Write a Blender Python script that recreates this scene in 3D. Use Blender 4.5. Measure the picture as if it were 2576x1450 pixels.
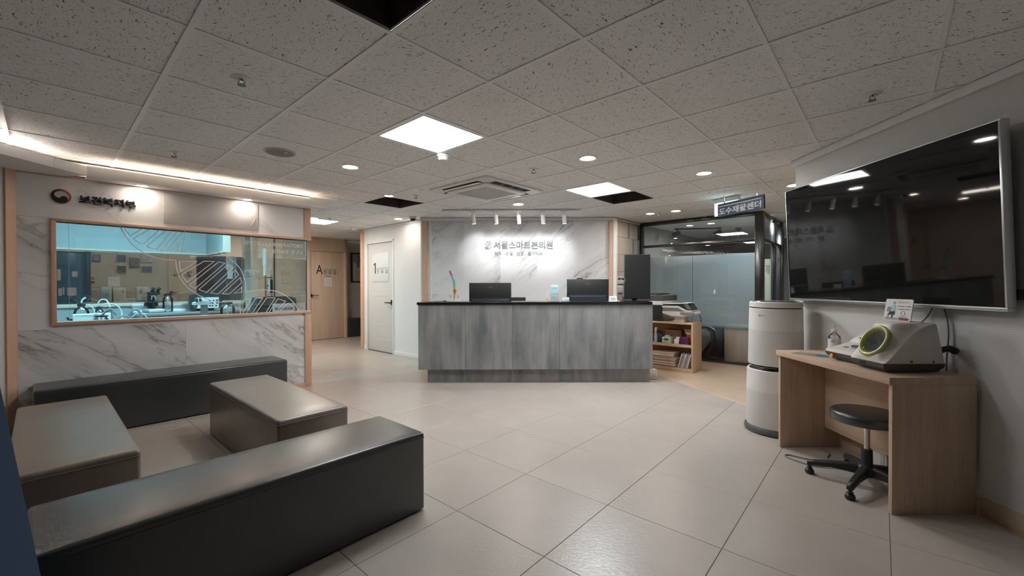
import bpy, bmesh, math, random
from math import sin, cos, pi, radians, sqrt
from mathutils import Matrix, Vector

for o in list(bpy.data.objects):
    bpy.data.objects.remove(o, do_unlink=True)
sc = bpy.context.scene
COL = sc.collection
A = 0.8448                     # turn of the ceiling grid against the reception wall
UX, UY = cos(A), sin(A)        # along the laboratory wall
VX, VY = sin(A), -cos(A)       # along the door and glass walls
HC = 2.3565                    # ceiling height
EYE = 1.251
random.seed(7)

# ---------------------------------------------------------------- camera, world, exposure
cd = bpy.data.cameras.new('camera')
cam = bpy.data.objects.new('camera', cd)
COL.objects.link(cam)
cd.sensor_width = 36.0
cd.lens = 1056.6 / 2576 * 36.0
cd.clip_start = 0.02
PITCH, ROLL = 0.00691, -0.00263
fw = Vector((0, cos(PITCH), -sin(PITCH)))
up0 = Vector((0, sin(PITCH), cos(PITCH)))
rt0 = Vector((1, 0, 0))
rt = rt0 * cos(ROLL) + up0 * sin(ROLL)
up = -rt0 * sin(ROLL) + up0 * cos(ROLL)
m = Matrix.Identity(4)
for i in range(3):
    m[i][0], m[i][1], m[i][2] = rt[i], up[i], -fw[i]
m[2][3] = EYE
cam.matrix_world = m
sc.camera = cam

w = bpy.data.worlds.new('world')
sc.world = w
w.use_nodes = True
w.node_tree.nodes['Background'].inputs[0].default_value = (0.5, 0.52, 0.55, 1)
w.node_tree.nodes['Background'].inputs[1].default_value = 0.05
vs = sc.view_settings
vs.view_transform = 'Standard'
vs.look = 'None'
vs.gamma = 1.0
vs.use_curve_mapping = False
vs.exposure = 1.5
cy = sc.cycles
cy.max_bounces = 8
cy.diffuse_bounces = 5
cy.glossy_bounces = 4
cy.transmission_bounces = 8
cy.transparent_max_bounces = 12
cy.sample_clamp_indirect = 6.0
cy.caustics_reflective = False
cy.caustics_refractive = False
cy.use_adaptive_sampling = True
cy.adaptive_threshold = 0.05
cy.adaptive_min_samples = 24

# light strengths
PANEL = 9.0
DOWN = 70.0
COVE = 34.0
SPOT = 7.5
LABL = 11.0
GYM = 600.0
# ---------------------------------------------------------------- materials
class NT:
    def __init__(s, name):
        s.m = bpy.data.materials.new(name)
        s.m.use_nodes = True
        s.t = s.m.node_tree
        s.b = s.t.nodes['Principled BSDF']
        s.out = s.t.nodes['Material Output']
    def n(s, typ, inp=None, **kw):
        nd = s.t.nodes.new('ShaderNode' + typ)
        for k, v in kw.items():
            setattr(nd, k, v)
        for k, v in (inp or {}).items():
            s.set(nd, k, v)
        return nd
    def set(s, nd, k, v):
        if isinstance(v, bpy.types.NodeSocket):
            s.t.links.new(v, nd.inputs[k])
        else:
            if isinstance(v, tuple) and len(v) == 3 and nd.inputs[k].type == 'RGBA':
                v = v + (1,)
            nd.inputs[k].default_value = v
    def p(s, **kw):
        for k, v in kw.items():
            s.set(s.b, k.replace('_', ' '), v)
        return s
    def pos(s, scale=(1, 1, 1), rot=(0, 0, 0), kind='Object', loc=(0, 0, 0)):
        if kind == 'World':
            src = s.n('NewGeometry').outputs['Position']
        else:
            src = s.n('TexCoord').outputs[kind]
        return s.n('Mapping', {'Vector': src, 'Scale': scale, 'Rotation': rot, 'Location': loc}).outputs[0]
    def noise(s, vec, scale, detail=3.0, rough=0.5, dist=0.0):
        return s.n('TexNoise', {'Vector': vec, 'Scale': scale, 'Detail': detail, 'Roughness': rough, 'Distortion': dist}).outputs['Fac']
    def ramp(s, fac, stops):
        r = s.n('ValToRGB', {'Fac': fac})
        e = r.color_ramp.elements
        while len(e) < len(stops):
            e.new(0.5)
        for el, (pp, c) in zip(e, stops):
            el.position = pp
            el.color = (c, c, c, 1) if not isinstance(c, tuple) else c + (1,)
        return r.outputs[0]
    def mix(s, fac, a, b, blend='MIX'):
        nd = s.n('Mix', data_type='RGBA', blend_type=blend)
        for k, v in ((0, fac), (6, a), (7, b)):
            if isinstance(v, bpy.types.NodeSocket):
                s.t.links.new(v, nd.inputs[k])
            else:
                nd.inputs[k].default_value = v + (1,) if isinstance(v, tuple) and len(v) == 3 else v
        return nd.outputs[2]
    def math(s, op, a, b=0.0, c=0.0):
        nd = s.n('Math', operation=op)
        for i, v in enumerate((a, b, c)):
            if isinstance(v, bpy.types.NodeSocket):
                s.t.links.new(v, nd.inputs[i])
            else:
                nd.inputs[i].default_value = v
        return nd.outputs[0]
    def bump(s, h, strength=0.3, dist=0.01):
        s.set(s.b, 'Normal', s.n('Bump', {'Height': h, 'Strength': strength, 'Distance': dist}).outputs[0])
        return s

def srgb(r, g, b):
    f = lambda c: (c / 255 / 12.92) if c <= 10 else ((c / 255 + 0.055) / 1.055) ** 2.4
    return (f(r), f(g), f(b))

MATS = {}
def plain(name, col, rough=0.5, metal=0.0, spec=0.5, coat=0.0):
    if name in MATS:
        return MATS[name]
    k = NT(name)
    nz = k.noise(k.pos(kind='Object'), 9.0, 2.0)
    k.p(Base_Color=k.mix(nz, tuple(q * 0.965 for q in col), tuple(min(1.0, q * 1.035) for q in col)), Roughness=rough, Metallic=metal, Specular_IOR_Level=spec, Coat_Weight=coat)
    MATS[name] = k.m
    return k.m

def glow(name, col, strength):
    k = NT(name)
    k.p(Base_Color=(0.8, 0.8, 0.8), Emission_Color=col, Emission_Strength=strength)
    MATS[name] = k.m
    return k.m

def marble(name, rot, base=(0.60, 0.60, 0.595), vein=(0.30, 0.28, 0.27), amount=1.0, seed=0.0, theta=0.0):
    k = NT(name)
    rnd = k.n('ObjectInfo').outputs['Random']
    off = k.n('CombineXYZ', {'X': k.math('MULTIPLY', rnd, 7.0), 'Y': seed, 'Z': k.math('MULTIPLY', rnd, 5.0)}).outputs[0]
    v = k.n('VectorMath', {0: k.pos(kind='Object'), 1: off}, operation='ADD').outputs[0]
    v = k.n('Mapping', {'Vector': v, 'Rotation': (0, theta, 0)}).outputs[0]
    v = k.n('Mapping', {'Vector': v, 'Scale': (0.50, 1.0, 2.1)}).outputs[0]
    warp = k.n('TexNoise', {'Vector': v, 'Scale': 2.2, 'Detail': 4.0, 'Roughness': 0.6})
    vv = k.mix(0.16, v, warp.outputs['Color'])
    a = k.noise(vv, 1.25, 6.0, 0.55, 0.2)
    d = k.math('ABSOLUTE', k.math('SUBTRACT', a, 0.5))
    line = k.ramp(d, [(0.0, 1.0), (0.006, 0.55), (0.035, 0.0)])
    b = k.noise(vv, 2.6, 5.0, 0.5, 0.15)
    d2 = k.math('ABSOLUTE', k.math('SUBTRACT', b, 0.53))
    line2 = k.ramp(d2, [(0.0, 0.6), (0.018, 0.0)])
    msk = k.ramp(k.noise(v, 0.9, 2.0), [(0.44, 0.0), (0.58, 1.0)])
    tot = k.math('MULTIPLY', k.math('MAXIMUM', line, line2), msk)
    soft = k.math('MULTIPLY', k.ramp(d, [(0.0, 0.35), (0.12, 0.0)]), msk)
    tot = k.math('MULTIPLY', k.math('MAXIMUM', tot, soft), amount)
    k.p(Base_Color=k.mix(tot, base, vein), Roughness=0.35, Specular_IOR_Level=0.35)
    MATS[name] = k.m
    return k.m

def wood(name, c1, c2, axis='z', rough=0.5, scale=1.0):
    k = NT(name)
    s = {'z': (14, 14, 0.9), 'x': (0.9, 14, 14), 'y': (14, 0.9, 14)}[axis]
    v = k.pos(tuple(q * scale for q in s), kind='Object')
    rnd = k.n('ObjectInfo').outputs['Random']
    off = k.n('CombineXYZ', {'X': k.math('MULTIPLY', rnd, 17.0), 'Y': k.math('MULTIPLY', rnd, 9.0)}).outputs[0]
    v = k.n('VectorMath', {0: v, 1: off}, operation='ADD').outputs[0]
    n1 = k.noise(v, 1.0, 5.0, 0.6, 0.6)
    n2 = k.noise(v, 6.0, 3.0, 0.6)
    f = k.math('ADD', k.math('MULTIPLY', n1, 0.75), k.math('MULTIPLY', n2, 0.3))
    k.p(Base_Color=k.mix(k.ramp(f, [(0.36, 0.0), (0.66, 1.0)]), c1, c2), Roughness=rough, Specular_IOR_Level=0.35)
    k.bump(n2, 0.08, 0.002)
    MATS[name] = k.m
    return k.m

def leather(name, col, rough):
    k = NT(name)
    v = k.pos(kind='Object')
    g = k.n('TexVoronoi', {'Vector': v, 'Scale': 420.0}).outputs['Distance']
    n1 = k.noise(v, 5.0, 3.0)
    k.p(Base_Color=k.mix(n1, tuple(c * 0.86 for c in col), tuple(c * 1.14 for c in col)), Roughness=rough, Specular_IOR_Level=0.72, Coat_Weight=0.45, Coat_Roughness=0.27)
    h = k.math('ADD', k.math('MULTIPLY', g, 0.25), k.math('MULTIPLY', n1, 1.2))
    k.bump(h, 0.25, 0.004)
    MATS[name] = k.m
    return k.m

def pane(name, tint, refl_rough=0.0, ior=1.5, boost=1.0):
    k = NT(name)
    tr = k.n('BsdfTransparent', {'Color': tint})
    gl = k.n('BsdfGlossy', {'Color': (1, 1, 1), 'Roughness': refl_rough})
    fr = k.n('Fresnel', {'IOR': ior}).outputs[0]
    wob = k.noise(k.pos(kind='Object'), 1.3, 1.0)
    fac = k.math('MINIMUM', k.math('MULTIPLY', fr, k.math('MULTIPLY_ADD', wob, 0.1, boost)), 1.0)
    mx = k.n('MixShader', {0: fac, 1: tr.outputs[0], 2: gl.outputs[0]})
    k.t.links.new(mx.outputs[0], k.out.inputs[0])
    MATS[name] = k.m
    return k.m

# ---------------------------------------------------------------- mesh building
class B:
    """Collects shapes into one mesh."""
    def __init__(s):
        s.v, s.f, s.cre = [], [], []
    def add(s, vs, fs):
        o = len(s.v)
        s.v += [tuple(q) for q in vs]
        s.f += [tuple(i + o for i in f) for f in fs]
        return s
    def bm(s, bm_):
        bm_.verts.index_update()
        s.add([q.co for q in bm_.verts], [[q.index for q in f.verts] for f in bm_.faces])
        bm_.free()
        return s
    def box(s, x0, x1, y0, y1, z0, z1, bev=0.0, seg=2, only=None):
        x0, x1 = min(x0, x1), max(x0, x1); y0, y1 = min(y0, y1), max(y0, y1); z0, z1 = min(z0, z1), max(z0, z1)
        vs = [(x, y, z) for z in (z0, z1) for y in (y0, y1) for x in (x0, x1)]
        fs = [(0, 2, 3, 1), (4, 5, 7, 6), (0, 1, 5, 4), (1, 3, 7, 5), (3, 2, 6, 7), (2, 0, 4, 6)]
        if bev <= 0:
            return s.add(vs, fs)
        b = bmesh.new()
        V = [b.verts.new(q) for q in vs]
        for f in fs:
            b.faces.new([V[i] for i in f])
        ed = list(b.edges)
        if only == 'z':
            ed = [e for e in ed if abs(e.verts[0].co.z - e.verts[1].co.z) > 1e-6]
        if only == 'y':
            ed = [e for e in ed if abs(e.verts[0].co.y - e.verts[1].co.y) > 1e-6]
        if only == 'x':
            ed = [e for e in ed if abs(e.verts[0].co.x - e.verts[1].co.x) > 1e-6]
        if only == 'top':
            ed = [e for e in ed if e.verts[0].co.z + e.verts[1].co.z > z0 + z1 + 1e-6 or abs(e.verts[0].co.z - e.verts[1].co.z) > 1e-6]
        bmesh.ops.bevel(b, geom=ed, offset=bev, segments=seg, affect='EDGES', profile=0.5)
        return s.bm(b)
    def cyl(s, p0, p1, r0, r1=None, n=16, cap=True):
        r1 = r0 if r1 is None else r1
        p0, p1 = Vector(p0), Vector(p1)
        d = (p1 - p0).normalized()
        q = Vector((1, 0, 0)) if abs(d.x) < 0.9 else Vector((0, 1, 0))
        e1 = d.cross(q).normalized(); e2 = d.cross(e1)
        vs = []
        for p, r in ((p0, r0), (p1, r1)):
            for i in range(n):
                a = 2 * pi * i / n
                vs.append(p + e1 * (r * cos(a)) + e2 * (r * sin(a)))
        fs = [(i, (i + 1) % n, n + (i + 1) % n, n + i) for i in range(n)]
        if cap:
            fs += [tuple(range(n - 1, -1, -1)), tuple(range(n, 2 * n))]
        return s.add(vs, fs)
    def lathe(s, prof, c=(0, 0, 0), n=24, sx=1.0, sy=1.0, cap=True):
        vs = []
        for r, z in prof:
            for i in range(n):
                a = 2 * pi * i / n
                vs.append((c[0] + r * cos(a) * sx, c[1] + r * sin(a) * sy, c[2] + z))
        fs = []
        for k in range(len(prof) - 1):
            for i in range(n):
                j = (i + 1) % n
                fs.append((k * n + i, k * n + j, (k + 1) * n + j, (k + 1) * n + i))
        if cap:
            fs.append(tuple(range(n - 1, -1, -1)))
            o = (len(prof) - 1) * n
            fs.append(tuple(range(o, o + n)))
        return s.add(vs, fs)
    def tube(s, pts, r, n=8, closed=False):
        pts = [Vector(p) for p in pts]
        N = len(pts)
        vs, fs = [], []
        e1 = None
        for i, p in enumerate(pts):
            if closed:
                d = pts[(i + 1) % N] - pts[i - 1]
            else:
                d = pts[min(i + 1, N - 1)] - pts[max(i - 1, 0)]
            d.normalize()
            if e1 is None:
                q = Vector((0, 0, 1)) if abs(d.z) < 0.9 else Vector((1, 0, 0))
                e1 = d.cross(q).normalized()
            else:
                e1 = (e1 - d * e1.dot(d)).normalized()
            e2 = d.cross(e1)
            rr = r[i] if isinstance(r, (list, tuple)) else r
            for k in range(n):
                a = 2 * pi * k / n
                vs.append(p + e1 * (rr * cos(a)) + e2 * (rr * sin(a)))
        for i in range(N if closed else N - 1):
            j = (i + 1) % N
            for k in range(n):
                l = (k + 1) % n
                fs.append((i * n + k, i * n + l, j * n + l, j * n + k))
        if not closed:
            fs.append(tuple(range(n - 1, -1, -1)))
            fs.append(tuple((N - 1) * n + k for k in range(n)))
        return s.add(vs, fs)
    def prism(s, poly, a0, a1, axis='y'):
        """polygon in the two other axes, pushed along axis from a0 to a1"""
        def P(u, v, a):
            return {'x': (a, u, v), 'y': (u, a, v), 'z': (u, v, a)}[axis]
        n = len(poly)
        vs = [P(u, v, a0) for u, v in poly] + [P(u, v, a1) for u, v in poly]
        fs = [(i, (i + 1) % n, n + (i + 1) % n, n + i) for i in range(n)]
        fs += [tuple(range(n - 1, -1, -1)), tuple(range(n, 2 * n))]
        return s.add(vs, fs)
    def loft(s, rings, cap=True, closed=True):
        n = len(rings[0])
        vs = [q for r in rings for q in r]
        fs = []
        for k in range(len(rings) - 1):
            for i in range(n if closed else n - 1):
                j = (i + 1) % n
                fs.append((k * n + i, k * n + j, (k + 1) * n + j, (k + 1) * n + i))
        if cap:
            fs.append(tuple(range(n - 1, -1, -1)))
            o = (len(rings) - 1) * n
            fs.append(tuple(range(o, o + n)))
        return s.add(vs, fs)
    def ball(s, c, r, n=12, sx=1, sy=1, sz=1):
        prof = [(max(r * sin(pi * i / n), 1e-4), -r * cos(pi * i / n) * sz) for i in range(n + 1)]
        return s.lathe(prof, c, max(12, n), sx, sy)
    def ribbon(s, pts, wd, y, closed=False):
        """flat line in the xz plane at depth y"""
        N = len(pts)
        L, R = [], []
        for i in range(N):
            if closed:
                p, q = pts[i - 1], pts[(i + 1) % N]
            else:
                p, q = pts[max(i - 1, 0)], pts[min(i + 1, N - 1)]
            a, c = pts[i], None
            d1 = Vector((a[0] - p[0], a[1] - p[1])); d2 = Vector((q[0] - a[0], q[1] - a[1]))
            if d1.length < 1e-7: d1 = d2
            if d2.length < 1e-7: d2 = d1
            d1.normalize(); d2.normalize()
            t = d1 + d2
            if t.length < 1e-3:
                t = d1
            t.normalize()
            nn = Vector((-t.y, t.x))
            k = wd / 2 / max(0.45, abs(nn.dot(Vector((-d1.y, d1.x)))))
            L.append((a[0] + nn.x * k, y, a[1] + nn.y * k)); R.append((a[0] - nn.x * k, y, a[1] - nn.y * k))
        fs = []
        for i in range(N if closed else N - 1):
            j = (i + 1) % N
            fs.append((i, j, N + j, N + i))
        return s.add(L + R, fs)
    def move(s, dx=0, dy=0, dz=0):
        s.v = [(x + dx, y + dy, z + dz) for x, y, z in s.v]
        return s
    def xform(s, M):
        s.v = [tuple(M @ Vector(q)) for q in s.v]
        return s
    def mesh(s, name, mat, smooth=True, ang=32):
        me = bpy.data.meshes.new(name)
        me.from_pydata(s.v, [], s.f)
        me.validate()
        b = bmesh.new(); b.from_mesh(me)
        bmesh.ops.recalc_face_normals(b, faces=b.faces)
        b.to_mesh(me); b.free()
        if smooth:
            me.shade_smooth()
            me.set_sharp_from_angle(angle=radians(ang))
        me.materials.append(mat)
        return me

def obj(name, b, mat, parent=None, loc=None, rot=None, smooth=True, ang=32, label=None):
    me = b.mesh(name, mat, smooth, ang) if isinstance(b, B) else b
    o = bpy.data.objects.new(name, me)
    COL.objects.link(o)
    if parent:
        o.parent = parent
    if loc:
        o.location = loc
    if rot:
        o.rotation_euler = rot
    if label:
        o['label'] = label
    return o

def thing(name, label, cat, loc=(0, 0, 0), rz=0.0, group=None, kind=None):
    o = bpy.data.objects.new(name, None)
    COL.objects.link(o)
    o.empty_display_size = 0.1
    o.location = loc
    o.rotation_euler = (0, 0, rz)
    o['label'] = label
    if cat:
        o['category'] = cat
    if group:
        o['group'] = group
    if kind:
        o['kind'] = kind
    return o

def setting(name, label, loc=(0, 0, 0), rz=0.0):
    return thing(name, label, None, loc, rz, None, 'structure')

def tag(o, label, cat, group=None):
    o['label'] = label
    o['category'] = cat
    if group:
        o['group'] = group
    return o

def copy_tree(root, loc, rz=None, label=None):
    r = root.copy(); COL.objects.link(r)
    r.location = loc
    if rz is not None:
        r.rotation_euler = (0, 0, rz)
    if label:
        r['label'] = label
    for ch in list(root.children):
        c = ch.copy(); COL.objects.link(c); c.parent = r
        for g in ch.children:
            d = g.copy(); COL.objects.link(d); d.parent = c
    return r

def text(name, body, x0, x1, z0, z1, y, mat, parent, depth=0.0, bold=0.0, mirror=False, label=None, gap=1.0, split=0):
    """lettering standing in the xz plane of the parent, filling x0..x1, z0..z1; front at y"""
    cu = bpy.data.curves.new(name, 'FONT')
    cu.body = body
    cu.size = 1.0
    cu.offset = bold
    cu.resolution_u = 3
    cu.space_character = gap
    t = bpy.data.objects.new(name, cu)
    COL.objects.link(t)
    dg = bpy.context.evaluated_depsgraph_get()
    me = bpy.data.meshes.new_from_object(t.evaluated_get(dg))
    bpy.data.objects.remove(t, do_unlink=True)
    b = bmesh.new(); b.from_mesh(me)
    bmesh.ops.remove_doubles(b, verts=b.verts, dist=1e-5)
    b.faces.index_update()
    bmesh.ops.dissolve_limit(b, angle_limit=0.01, verts=b.verts, edges=b.edges)
    xs = [q.co.x for q in b.verts]; ys = [q.co.y for q in b.verts]
    ax, bx, ay, by = min(xs), max(xs), min(ys), max(ys)
    if depth > 0:
        r = bmesh.ops.extrude_face_region(b, geom=list(b.faces))
        vv = [g for g in r['geom'] if isinstance(g, bmesh.types.BMVert)]
        for q in vv:
            q.co.z = 1.0
    for q in b.verts:
        fx = (q.co.x - ax) / (bx - ax)
        if mirror:
            fx = 1 - fx
        q.co = Vector((x0 + (x1 - x0) * fx, y + (depth if q.co.z < 0.5 and depth > 0 else 0.0), z0 + (z1 - z0) * (q.co.y - ay) / (by - ay)))
    bmesh.ops.recalc_face_normals(b, faces=b.faces)
    b.to_mesh(me)
    me.materials.clear(); me.materials.append(mat)
    b.faces.ensure_lookup_table(); b.faces.index_update()
    if split:
        # raised letters: each syllable (or word, for a gap given as a negative number) is a piece of its own
        b.faces.ensure_lookup_table()
        isl, seen = [], set()
        for f0 in b.faces:
            if f0.index in seen:
                continue
            cur, todo = [], [f0]
            seen.add(f0.index)
            while todo:
                f = todo.pop(); cur.append(f.index)
                for ed in f.edges:
                    for f2 in ed.link_faces:
                        if f2.index not in seen:
                            seen.add(f2.index); todo.append(f2)
            xs_ = [vv.co.x for i_ in cur for vv in b.faces[i_].verts]
            isl.append((min(xs_), max(xs_), cur))
        isl.sort()
        groups = {}
        if split > 0:
            cw = (x1 - x0) / split
            for lo, hi, cur in isl:
                groups.setdefault(int(max(0, min(split - 1, ((lo + hi) / 2 - x0) // cw))), []).extend(cur)
        else:
            end, q = -1e9, -1
            for lo, hi, cur in isl:
                if lo > end - split:
                    q += 1
                end = max(end, hi)
                groups.setdefault(q, []).extend(cur)
        for q in sorted(groups):
            keep = set(groups[q])
            c = b.copy(); c.faces.ensure_lookup_table()
            bmesh.ops.delete(c, geom=[f for f in c.faces if f.index not in keep], context='FACES')
            m2 = bpy.data.meshes.new(name); c.to_mesh(m2); c.free()
            m2.materials.append(mat)
            obj(name, m2, mat, parent, label=label)
        b.free()
        return None
    b.free()
    return obj(name, me, mat, parent, label=label)

def scribble(x0, x1, z0, z1, rows, y, seed=1, fill=0.5, ends=0.25):
    """rows of tiny print too small to read: short dashes"""
    rr = random.Random(seed)
    b = B()
    rh = (z1 - z0) / rows
    for r in range(rows):
        zc = z1 - rh * (r + 0.5)
        x = x0
        xe = x1 - rr.random() * ends * (x1 - x0)
        while x < xe:
            wd = rh * fill * rr.uniform(0.7, 1.1)
            b.add([(x, y, zc - rh * fill / 2), (x + wd, y, zc - rh * fill / 2), (x + wd, y, zc + rh * fill / 2 * rr.uniform(0.3, 1)), (x, y, zc + rh * fill / 2)], [(0, 1, 2, 3)])
            x += wd * (1.35 if rr.random() < 0.75 else 2.2)
    return b

def spline(pts, n=6):
    """smooth line through 2-D or 3-D points"""
    P = [Vector(p) for p in pts]
    out = []
    for i in range(len(P) - 1):
        p0, p1, p2, p3 = P[max(i - 1, 0)], P[i], P[i + 1], P[min(i + 2, len(P) - 1)]
        for k in range(n):
            t = k / n
            out.append(0.5 * ((2 * p1) + (p2 - p0) * t + (2 * p0 - 5 * p1 + 4 * p2 - p3) * t * t + (3 * p1 - 3 * p2 + p3 - p0) * t ** 3))
    out.append(P[-1])
    return out
# ---------------------------------------------------------------- materials of the place
WHITE = plain('white_paint', (0.80, 0.80, 0.80), 0.6)
GREYW = plain('grey_wallpaper', (0.66, 0.655, 0.64), 0.7)
PEACH = plain('peach_film', (0.66, 0.42, 0.29), 0.42)
BLACK = plain('black_plastic', (0.017, 0.018, 0.019), 0.45)
MATTE = plain('matte_black', (0.02, 0.021, 0.022), 0.7)
DGREY = plain('dark_grey_plastic', (0.075, 0.078, 0.076), 0.5)
MGREY = plain('mid_grey_plastic', (0.22, 0.22, 0.22), 0.45)
LGREY = plain('light_grey_plastic', (0.5, 0.5, 0.5), 0.45)
WPLAS = plain('white_plastic', (0.74, 0.73, 0.71), 0.35)
PAPER = plain('white_paper', (0.78, 0.78, 0.77), 0.8)
CHROME = plain('chrome', (0.6, 0.6, 0.6), 0.16, 1.0)
STEEL = plain('brushed_steel', (0.55, 0.57, 0.58), 0.32, 1.0)
INK = plain('black_ink', (0.012, 0.012, 0.013), 0.6)
RED = plain('red_print', (0.45, 0.05, 0.04), 0.6)
LETTER = plain('grey_letter', (0.36, 0.375, 0.39), 0.4)
CYANP = plain('cyan_print', (0.30, 0.62, 0.70), 0.6)
BLUEP = plain('blue_print', (0.05, 0.14, 0.32), 0.6)
GREYP = plain('grey_print', (0.30, 0.30, 0.31), 0.7)
DECAL = plain('pale_decal', (0.86, 0.84, 0.84), 0.7)
BRASS = plain('bronze_metal', (0.30, 0.19, 0.08), 0.4, 0.8)
ORANGE = plain('orange_plastic', (0.80, 0.28, 0.02), 0.4)
GREENP = plain('green_print', (0.02, 0.28, 0.19), 0.6)
BEIGE = plain('beige_board', (0.66, 0.57, 0.46), 0.6)
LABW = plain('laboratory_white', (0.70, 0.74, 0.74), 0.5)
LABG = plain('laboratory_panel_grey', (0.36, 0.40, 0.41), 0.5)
RUBBER = plain('grey_rubber', (0.20, 0.21, 0.22), 0.6)
GUNMETAL = plain('dark_stainless', (0.10, 0.095, 0.09), 0.22, 0.9)
CURT = plain('grey_curtain', (0.20, 0.19, 0.18), 0.9)
RECESS = plain('dark_brown_film', (0.085, 0.070, 0.060), 0.34)
LIME = plain('lime_plastic', (0.36, 0.38, 0.10), 0.22)
WOODD = wood('pale_door_wood', (0.72, 0.58, 0.455), (0.63, 0.485, 0.37))
ASH = wood('ash_desk_wood', (0.66, 0.50, 0.37), (0.50, 0.355, 0.25))
ASHX = wood('ash_desk_wood_lying', (0.66, 0.50, 0.37), (0.52, 0.37, 0.26), 'y')
SHELFW = wood('shelf_wood', (0.68, 0.50, 0.35), (0.57, 0.40, 0.27))
MARB1 = marble('marble_reception', (0, 0, 0), base=(0.78, 0.775, 0.775), seed=2.3, theta=radians(40))
MARB2 = marble('marble_laboratory', (0, 0, 0), base=(0.80, 0.79, 0.785), seed=5.1, theta=radians(-36))
GLASS = pane('clear_glass', (0.95, 0.965, 0.97))
GLASS2 = pane('side_pane_glass', (0.93, 0.96, 0.965), boost=0.45)
CORRW = plain('corridor_wallpaper', (0.62, 0.565, 0.50), 0.7)
GLASSL = pane('laboratory_glass', (0.92, 0.96, 0.965), boost=1.25)
GLASSF = pane('laboratory_inner_glass', (0.64, 0.68, 0.70), boost=4.2)
BOTTLE = pane('bottle_glass', (0.965, 0.985, 0.99), boost=1.3)

def floor_mat(name, c1, c2, rough, bumpy):
    k = NT(name)
    v = k.pos(kind='World')
    rnd = k.n('ObjectInfo').outputs['Random']
    big = k.noise(k.n('VectorMath', {0: v, 1: k.n('CombineXYZ', {'X': k.math('MULTIPLY', rnd, 30.0), 'Y': rnd}).outputs[0]}, operation='ADD').outputs[0], 2.2, 5.0, 0.6, 0.4)
    fine = k.noise(v, 160.0, 3.0, 0.7)
    f = k.math('ADD', k.math('MULTIPLY', big, 0.8), k.math('MULTIPLY', k.math('SUBTRACT', fine, 0.5), 0.65))
    col = k.mix(k.ramp(f, [(0.2, 0.0), (0.65, 1.0)]), c1, c2)
    col = k.mix(k.math('MULTIPLY', rnd, 0.10), col, (0.30, 0.27, 0.25))
    k.p(Base_Color=col, Roughness=rough, Specular_IOR_Level=0.55)
    mid = k.noise(k.pos((1.0, 1.6, 1), (0, 0, 0.5), 'World'), 38.0, 3.0, 0.55, 0.6)
    k.bump(k.math('ADD', mid, k.math('MULTIPLY', fine, 0.12)), bumpy, 0.003)
    MATS[name] = k.m
    return k.m
TILE = floor_mat('floor_tile_stone', (0.50, 0.445, 0.400), (0.42, 0.373, 0.335), 0.29, 0.42)
VINYL = floor_mat('floor_vinyl_beige', (0.66, 0.52, 0.39), (0.58, 0.45, 0.33), 0.22, 0.04)
GROUT = plain('floor_joint', (0.33, 0.285, 0.25), 0.8)

def ceil_mat():
    k = NT('mineral_fibre_tile')
    v = k.pos(kind='World')
    rnd = k.n('ObjectInfo').outputs['Random']
    ang = k.math('MULTIPLY', k.math('FLOOR', k.math('MULTIPLY', rnd, 4.0)), 0.785)
    vr = k.n('VectorRotate', {'Vector': v, 'Angle': ang}, rotation_type='Z_AXIS').outputs[0]
    off = k.n('CombineXYZ', {'X': k.math('MULTIPLY', rnd, 23.0), 'Y': k.math('MULTIPLY', rnd, 11.0)}).outputs[0]
    vr = k.n('VectorMath', {0: vr, 1: off}, operation='ADD').outputs[0]
    a = k.noise(k.n('Mapping', {'Vector': vr, 'Scale': (44, 130, 1)}).outputs[0], 1.0, 2.0, 0.5, 1.2)
    fis = k.ramp(a, [(0.640, 0.0), (0.675, 1.0)])
    vo = k.n('TexVoronoi', {'Vector': vr, 'Scale': 120.0})
    dot = k.math('LESS_THAN', vo.outputs['Distance'], 0.17)
    keep = k.math('GREATER_THAN', k.n('SeparateColor', {'Color': vo.outputs['Color']}).outputs[0], 0.35)
    pit = k.math('MAXIMUM', fis, k.math('MULTIPLY', k.math('MULTIPLY', dot, keep), 0.8))
    grain = k.noise(v, 220.0, 2.0)
    col = k.mix(pit, k.mix(grain, (0.82, 0.82, 0.82), (0.88, 0.88, 0.88)), (0.14, 0.135, 0.13))
    k.p(Base_Color=col, Roughness=0.9, Specular_IOR_Level=0.15)
    k.bump(k.math('SUBTRACT', k.math('MULTIPLY', grain, 0.15), pit), 0.5, 0.004)
    return k.m
CTILE = ceil_mat()
TBAR = plain('ceiling_bar_paint', (0.84, 0.845, 0.85), 0.45)

def concrete():
    k = NT('grey_concrete_film')
    v = k.pos((1, 1, 1), kind='World')
    rnd = k.n('ObjectInfo').outputs['Random']
    off = k.n('CombineXYZ', {'X': k.math('MULTIPLY', rnd, 13.0), 'Z': k.math('MULTIPLY', rnd, 5.0)}).outputs[0]
    v = k.n('VectorMath', {0: v, 1: off}, operation='ADD').outputs[0]
    st = k.noise(k.n('Mapping', {'Vector': v, 'Scale': (7, 7, 0.9)}).outputs[0], 1.0, 5.0, 0.6, 0.3)
    cl = k.noise(k.n('Mapping', {'Vector': v, 'Scale': (3, 3, 1.6)}).outputs[0], 1.0, 4.0, 0.6, 0.5)
    sp = k.ramp(k.noise(v, 46.0, 4.0, 0.7, 0.8), [(0.60, 0.0), (0.70, 1.0)])
    f = k.math('ADD', k.math('MULTIPLY', st, 0.6), k.math('MULTIPLY', cl, 0.45))
    col = k.mix(k.ramp(f, [(0.38, 0.0), (0.66, 1.0)]), (0.150, 0.162, 0.175), (0.345, 0.345, 0.342))
    col = k.mix(k.math('MULTIPLY', sp, 0.30), col, (0.13, 0.135, 0.14))
    k.p(Base_Color=col, Roughness=0.5, Specular_IOR_Level=0.35)
    return k.m
CONC = concrete()
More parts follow.
